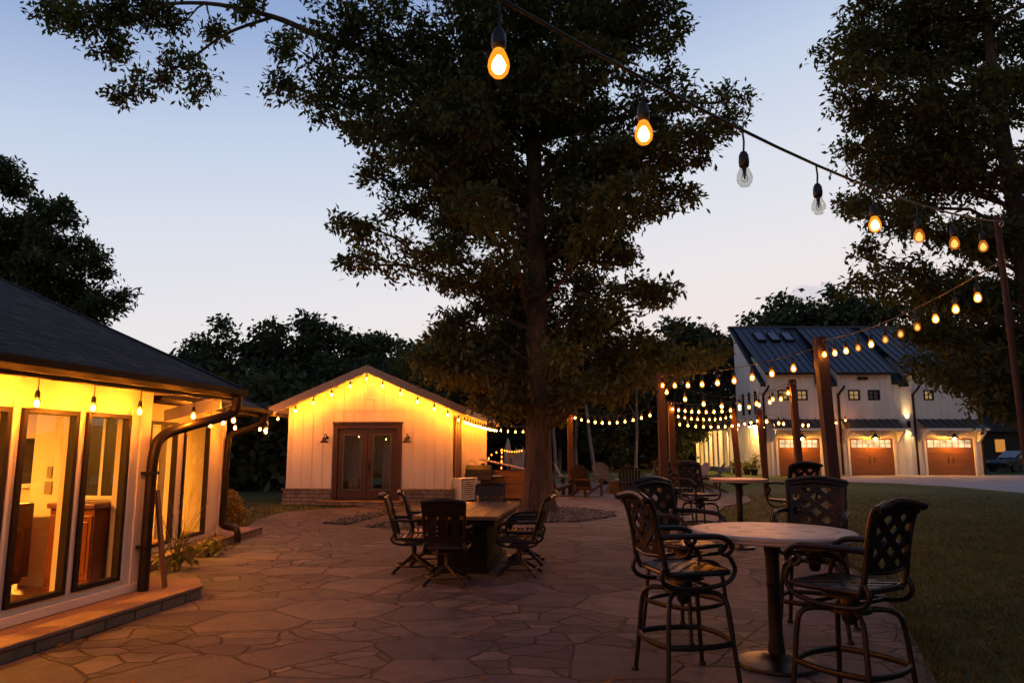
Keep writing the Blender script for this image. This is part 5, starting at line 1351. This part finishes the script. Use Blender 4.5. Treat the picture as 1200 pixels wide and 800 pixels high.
for a,b in (((240,4),(190,60)),((150,8),(80,10)),((240,4),(250,35)),((150,8),(130,55)),((215,75),(235,105)),((215,75),(185,88)),((320,20),(285,8))):
    m = MB(); m.tube(branch_pts(PY(*a,OAK.y-1.6)-OAK, PY(*b,OAK.y-1.6)-OAK, .05,5,a[0]),[.03,.025,.02,.015,.01,.006],5); m.build('branch', m_bark, oak, fixn=False)

# right hand oak
rb = Vector((13.6,18.2,0))
rlist = [(1012,60,42),(1000,120,36),(1040,20,52),(1100,40,66),(1170,30,66),(1060,110,64),(1130,120,68),(1190,110,60),(996,180,28),(1040,190,44),(1100,200,58),(1170,200,60),(1000,238,20),(1060,258,42),(1120,280,50),(1180,280,52),(1008,300,24),(1056,325,34),(1120,345,46),(1180,355,52),(1000,330,12),(1078,383,28),(1132,405,38),(1180,430,44),(1105,440,18),(1142,460,16),(1068,428,10),(1020,150,30),(985,85,16),(1100,400,30),(1150,400,34),(1120,440,26),(1160,470,22)]
rout = [(1250,50,80),(1250,200,80),(1265,330,70),(1150,-60,80),(1060,-50,56),(1230,-80,90),(1330,120,90)]
pf = puffs_px(rlist, 18.2, 1.4, 5, False, rb)+puffs_px(rlist[::3], 20.0, 1.5, 15, False, rb)+puffs_px(rout, 18.5, 2.0, 6, True, rb)
tp = [Vector((0,0,-.1)),Vector((0,.1,3)),Vector((-.2,.1,7)),Vector((-.5,0,11)),Vector((-.6,0,15))]
puff_tree('oak_tree','tall dark oak at the right edge, hanging in front of the garage','tree', rb, tp, pf, m_leaf, 33, leaf=.165, per=13, density=1.25, spin=1, trunk_r=.36)
# tree behind the left house
lb = Vector((PY(30,300,30).x,30,0))
ll = [(10,215,22),(0,190,13),(-25,250,30),(30,270,26),(72,252,20),(60,242,14),(90,292,26),(50,310,32),(118,310,18),(98,342,24),(140,346,12),(60,350,30),(20,320,38),(120,366,12),(-40,330,50),(40,380,40),(95,385,25)]
pf = puffs_px(ll, 30, 1.6, 9, False, lb)+puffs_px([(20,290,40),(50,340,40),(-30,290,40)], 32, 1, 10, False, lb)
puff_tree('oak_tree','dark tree rising behind the roof of the low house','tree', lb, [Vector((0,0,-.1)),Vector((.1,0,4)),Vector((-.2,0,8)),Vector((0,0,12.5))], pf, m_leaf2, 41, leaf=.23, per=11, density=2.2, spin=0, trunk_r=.28)
# forest trees
kinds = [generic_tree_data(101,10,3.4), generic_tree_data(102,10,2.8), generic_tree_data(103,10,3.9,.12), generic_tree_data(104,10,3.1,.30)]
def htop(py, Y): return PY(600,py,Y).z
def wood(lst, label, group):
    g = random.Random(len(lst)*7)
    for k,(px_,py_,Y) in enumerate(lst):
        h = max(htop(py_,Y),4); X = PY(px_,520,Y).x
        forest_tree(label, kinds[(k*3+g.randint(0,1)) % 4], (X,Y,0), h/10*1.02, g.uniform(0,6.28), group, sxy=g.uniform(.9,1.15)*(1 if h > 9 else 1.25))
wood([(200,418,48),(232,398,50),(266,384,49),(305,396,52),(328,362,50),(356,374,53),(388,376,51),(420,384,50),(452,392,52),(485,402,54)], 'dark tree in the row behind the white cottage', 'trees behind the cottage')
wood([(215,430,44),(250,420,45),(290,425,44),(345,415,45),(372,420,46),(410,425,44),(440,425,46),(475,430,46)], 'lower dark tree filling the row behind the white cottage', 'lower trees behind the cottage')
wood([(520,400,58),(556,405,60),(590,410,57),(625,400,62),(660,412,58),(695,405,61),(730,405,58),(765,398,60),(548,430,52),(640,440,53),(716,435,54),(790,430,56)], 'dark tree of the wood behind the fire pit lawn', 'trees of the wood behind the fire pit')
wood([(800,380,66),(826,376,64),(846,392,66),(862,430,70)], 'rounded tree left of the garage house', 'trees left of the garage house')
wood([(920,352,72),(952,344,70),(985,350,72),(1010,356,74),(1040,350,70)], 'tree rising behind the garage roof', 'trees behind the garage roof')
wood([(1085,350,66),(1120,380,62),(1150,380,64),(1185,385,66),(1220,370,62),(1260,350,60),(1165,440,62),(1200,430,60)], 'dark tree of the wood right of the garage house', 'trees right of the garage house')
for k,(px_,Y,lean,hh,lb) in enumerate(((651,50,-.3,8,'slim pale trunk between lone post and oak'),(655,54,.4,6,'short pale trunk just right of the lone post'),(697,50,-1.1,9,'leaning pale trunk in the wood behind the fire pit'),(675,52,.1,8,'thin grey trunk left of the leaning pale trunk'),(745,53,.3,8,'faint pale trunk close to the fire pit post'))):
    X = PY(px_,545,Y).x; t = thing('bare_trunk', lb, 'tree', (X,Y,0), 0, 'pale trunks of the wood'); m = MB(); B = [Vector((lean*(i/8)+.03*math.sin(i*1.3+k), 0, -.1+hh*i/8)) for i in range(9)]; m.tube(B,[.14-.010*i for i in range(9)],8)
    m.tube([B[4],B[4]+Vector((-.9,.1,1.6))],[.05,.015],5); m.tube([B[6],B[6]+Vector((.7,.1,1.2))],[.04,.012],5); m.build('trunk', m_palebark, t, True)
g = random.Random(3)
for k,(X,Y,h) in enumerate(((19,9,13),(22,3,14),(18,-3,13),(24,13,14),(-9,-8,12),(8,-13,13),(15,-10,13))):  # unseen trees, added to darken lawn, patio and house wall
    forest_tree('added tall tree outside the frame, shading lawn and patio', kinds[k%4], (X,Y,0), h/10, g.uniform(0,6.28), 'added shade trees outside the frame', sxy=1.25)
# undergrowth
g = np.random.default_rng(77); n = 9000
X = g.uniform(-34,40,n); Y = g.uniform(0,9,n); zz = g.random(n)**1.2*np.where((X>-8)&(X<16), 8.5, 4.8)
Yb = np.where(X<-6, 47, np.where(X<15, 57, 68))
keep = ~((X>13)&(X<31)&(Yb+Y<64)); 
P = np.stack([X,Yb+Y,zz],1)[keep]; n3 = 2600; P = np.concatenate([P, np.stack([g.uniform(-26,-8.3,n3), 28+g.uniform(0,5,n3), g.random(n3)**1.1*4.2],1)]); dd = g.normal(0,1,P.shape)
V,F = leaf_cloud(P, dd, 9, .42, .55, seed=78, wide=.6)
tag(link('undergrowth', fast_mesh('undergrowth',V,F,m_leaf2)), 'dark undergrowth along the foot of the wood', 'undergrowth', kind='stuff')

# ================================================================== sky, sun, camera
w = bpy.data.worlds.new('World'); S.world = w; w.use_nodes = True; t = NT(w.node_tree); bg = t.n['Background']; out = t.n['World Output']
sky = t.N('ShaderNodeTexSky'); sky.sky_type = 'NISHITA'; sky.sun_disc = False; sky.sun_elevation = R(1.0); sky.sun_rotation = R(8); sky.air_density = 1.0; sky.dust_density = .6; sky.ozone_density = 2.5
co = t.N('ShaderNodeTexCoord'); sx = t.N('ShaderNodeSeparateXYZ'); t.L(co.outputs['Generated'], sx.inputs[0])
e = t.math('SUBTRACT', sx.outputs[2], t.math('MULTIPLY', t.math('ADD', sx.outputs[0], .1), .14))
grad = t.ramp(e, [(0,(.88,.73,.66)),(.10,(.87,.77,.74)),(.20,(.82,.79,.81)),(.32,(.70,.74,.83)),(.43,(.54,.63,.80)),(.55,(.29,.40,.66)),(.7,(.13,.21,.43)),(.85,(.08,.14,.34)),(1,(.06,.11,.28))])
# small dusk cloud low over the garage
cmap = t.N('ShaderNodeMapping', i={'Scale': (1,1,2.6)}); t.L(co.outputs['Generated'], cmap.inputs[0])
vd = t.N('ShaderNodeVectorMath', operation='DISTANCE'); t.L(cmap.outputs[0], vd.inputs[0]); cdir = ray(942,346).normalized(); vd.inputs[1].default_value = (cdir.x, cdir.y, cdir.z*2.6)
nz = t.N('ShaderNodeTexNoise', i={'Scale': 42, 'Detail': 6}); t.L(co.outputs['Generated'], nz.inputs['Vector'])
cm = t.N('ShaderNodeMapRange', interpolation_type='SMOOTHSTEP', i={'From Min': .036, 'From Max': .018}); t.L(t.math('ADD', vd.outputs['Value'], t.math('MULTIPLY', t.math('SUBTRACT', nz.outputs[0], .5), .075)), cm.inputs[0])
grad = t.mix(t.math('MULTIPLY', cm.outputs[0], .55), grad, (.56,.55,.66))
# the sunset side ahead is bright, the sky behind the camera is already night blue
az = t.N('ShaderNodeMapRange', interpolation_type='SMOOTHSTEP', i={'From Min': -.05, 'From Max': .72, 'To Min': .52, 'To Max': 1.0}); t.L(sx.outputs[1], az.inputs[0])
ax_ = t.N('ShaderNodeMapRange', interpolation_type='SMOOTHSTEP', i={'From Min': .60, 'From Max': .95, 'To Min': 1.0, 'To Max': .45}); t.L(sx.outputs[0], ax_.inputs[0])
grad = t.mix(1.0, grad, t.math('MULTIPLY', az.outputs[0], ax_.outputs[0]), 'MULTIPLY')
bg2 = t.N('ShaderNodeBackground'); t.L(sky.outputs[0], bg2.inputs[0]); bg2.inputs[1].default_value = .012
t.L(grad, bg.inputs[0]); bg.inputs[1].default_value = 1.0
ad = t.N('ShaderNodeAddShader'); t.L(bg.outputs[0], ad.inputs[0]); t.L(bg2.outputs[0], ad.inputs[1]); t.L(ad.outputs[0], out.inputs[0])
sd_ = bpy.data.lights.new('sun','SUN'); sd_.energy = .04; sd_.angle = R(25); sd_.color = (1,.8,.7); so = bpy.data.objects.new('sun', sd_); C.objects.link(so); so.rotation_euler = (R(82),0,R(172))
cam = bpy.data.cameras.new('camera'); co_ = bpy.data.objects.new('camera', cam); C.objects.link(co_); S.camera = co_
cam.sensor_width = 36; cam.lens = 36*FPX/1200; cam.clip_end = 1500; cam.clip_start = .05
co_.location = (0,0,CAMH); co_.rotation_euler = (R(90)+PITCH,0,0)
S.render.engine = 'CYCLES'
S.cycles.use_denoising = True
try: S.cycles.denoiser = 'OPENIMAGEDENOISE'
except Exception: pass
S.cycles.use_light_tree = True; S.cycles.max_bounces = 6; S.cycles.diffuse_bounces = 3; S.cycles.glossy_bounces = 3; S.cycles.transparent_max_bounces = 10; S.cycles.transmission_bounces = 3
S.cycles.sample_clamp_indirect = 4; S.cycles.sample_clamp_direct = 0; S.cycles.caustics_reflective = False; S.cycles.caustics_refractive = False
S.view_settings.view_transform = 'Standard'; S.view_settings.look = 'None'; S.view_settings.exposure = 0; S.view_settings.gamma = 1
S.display_settings.display_device = 'sRGB'
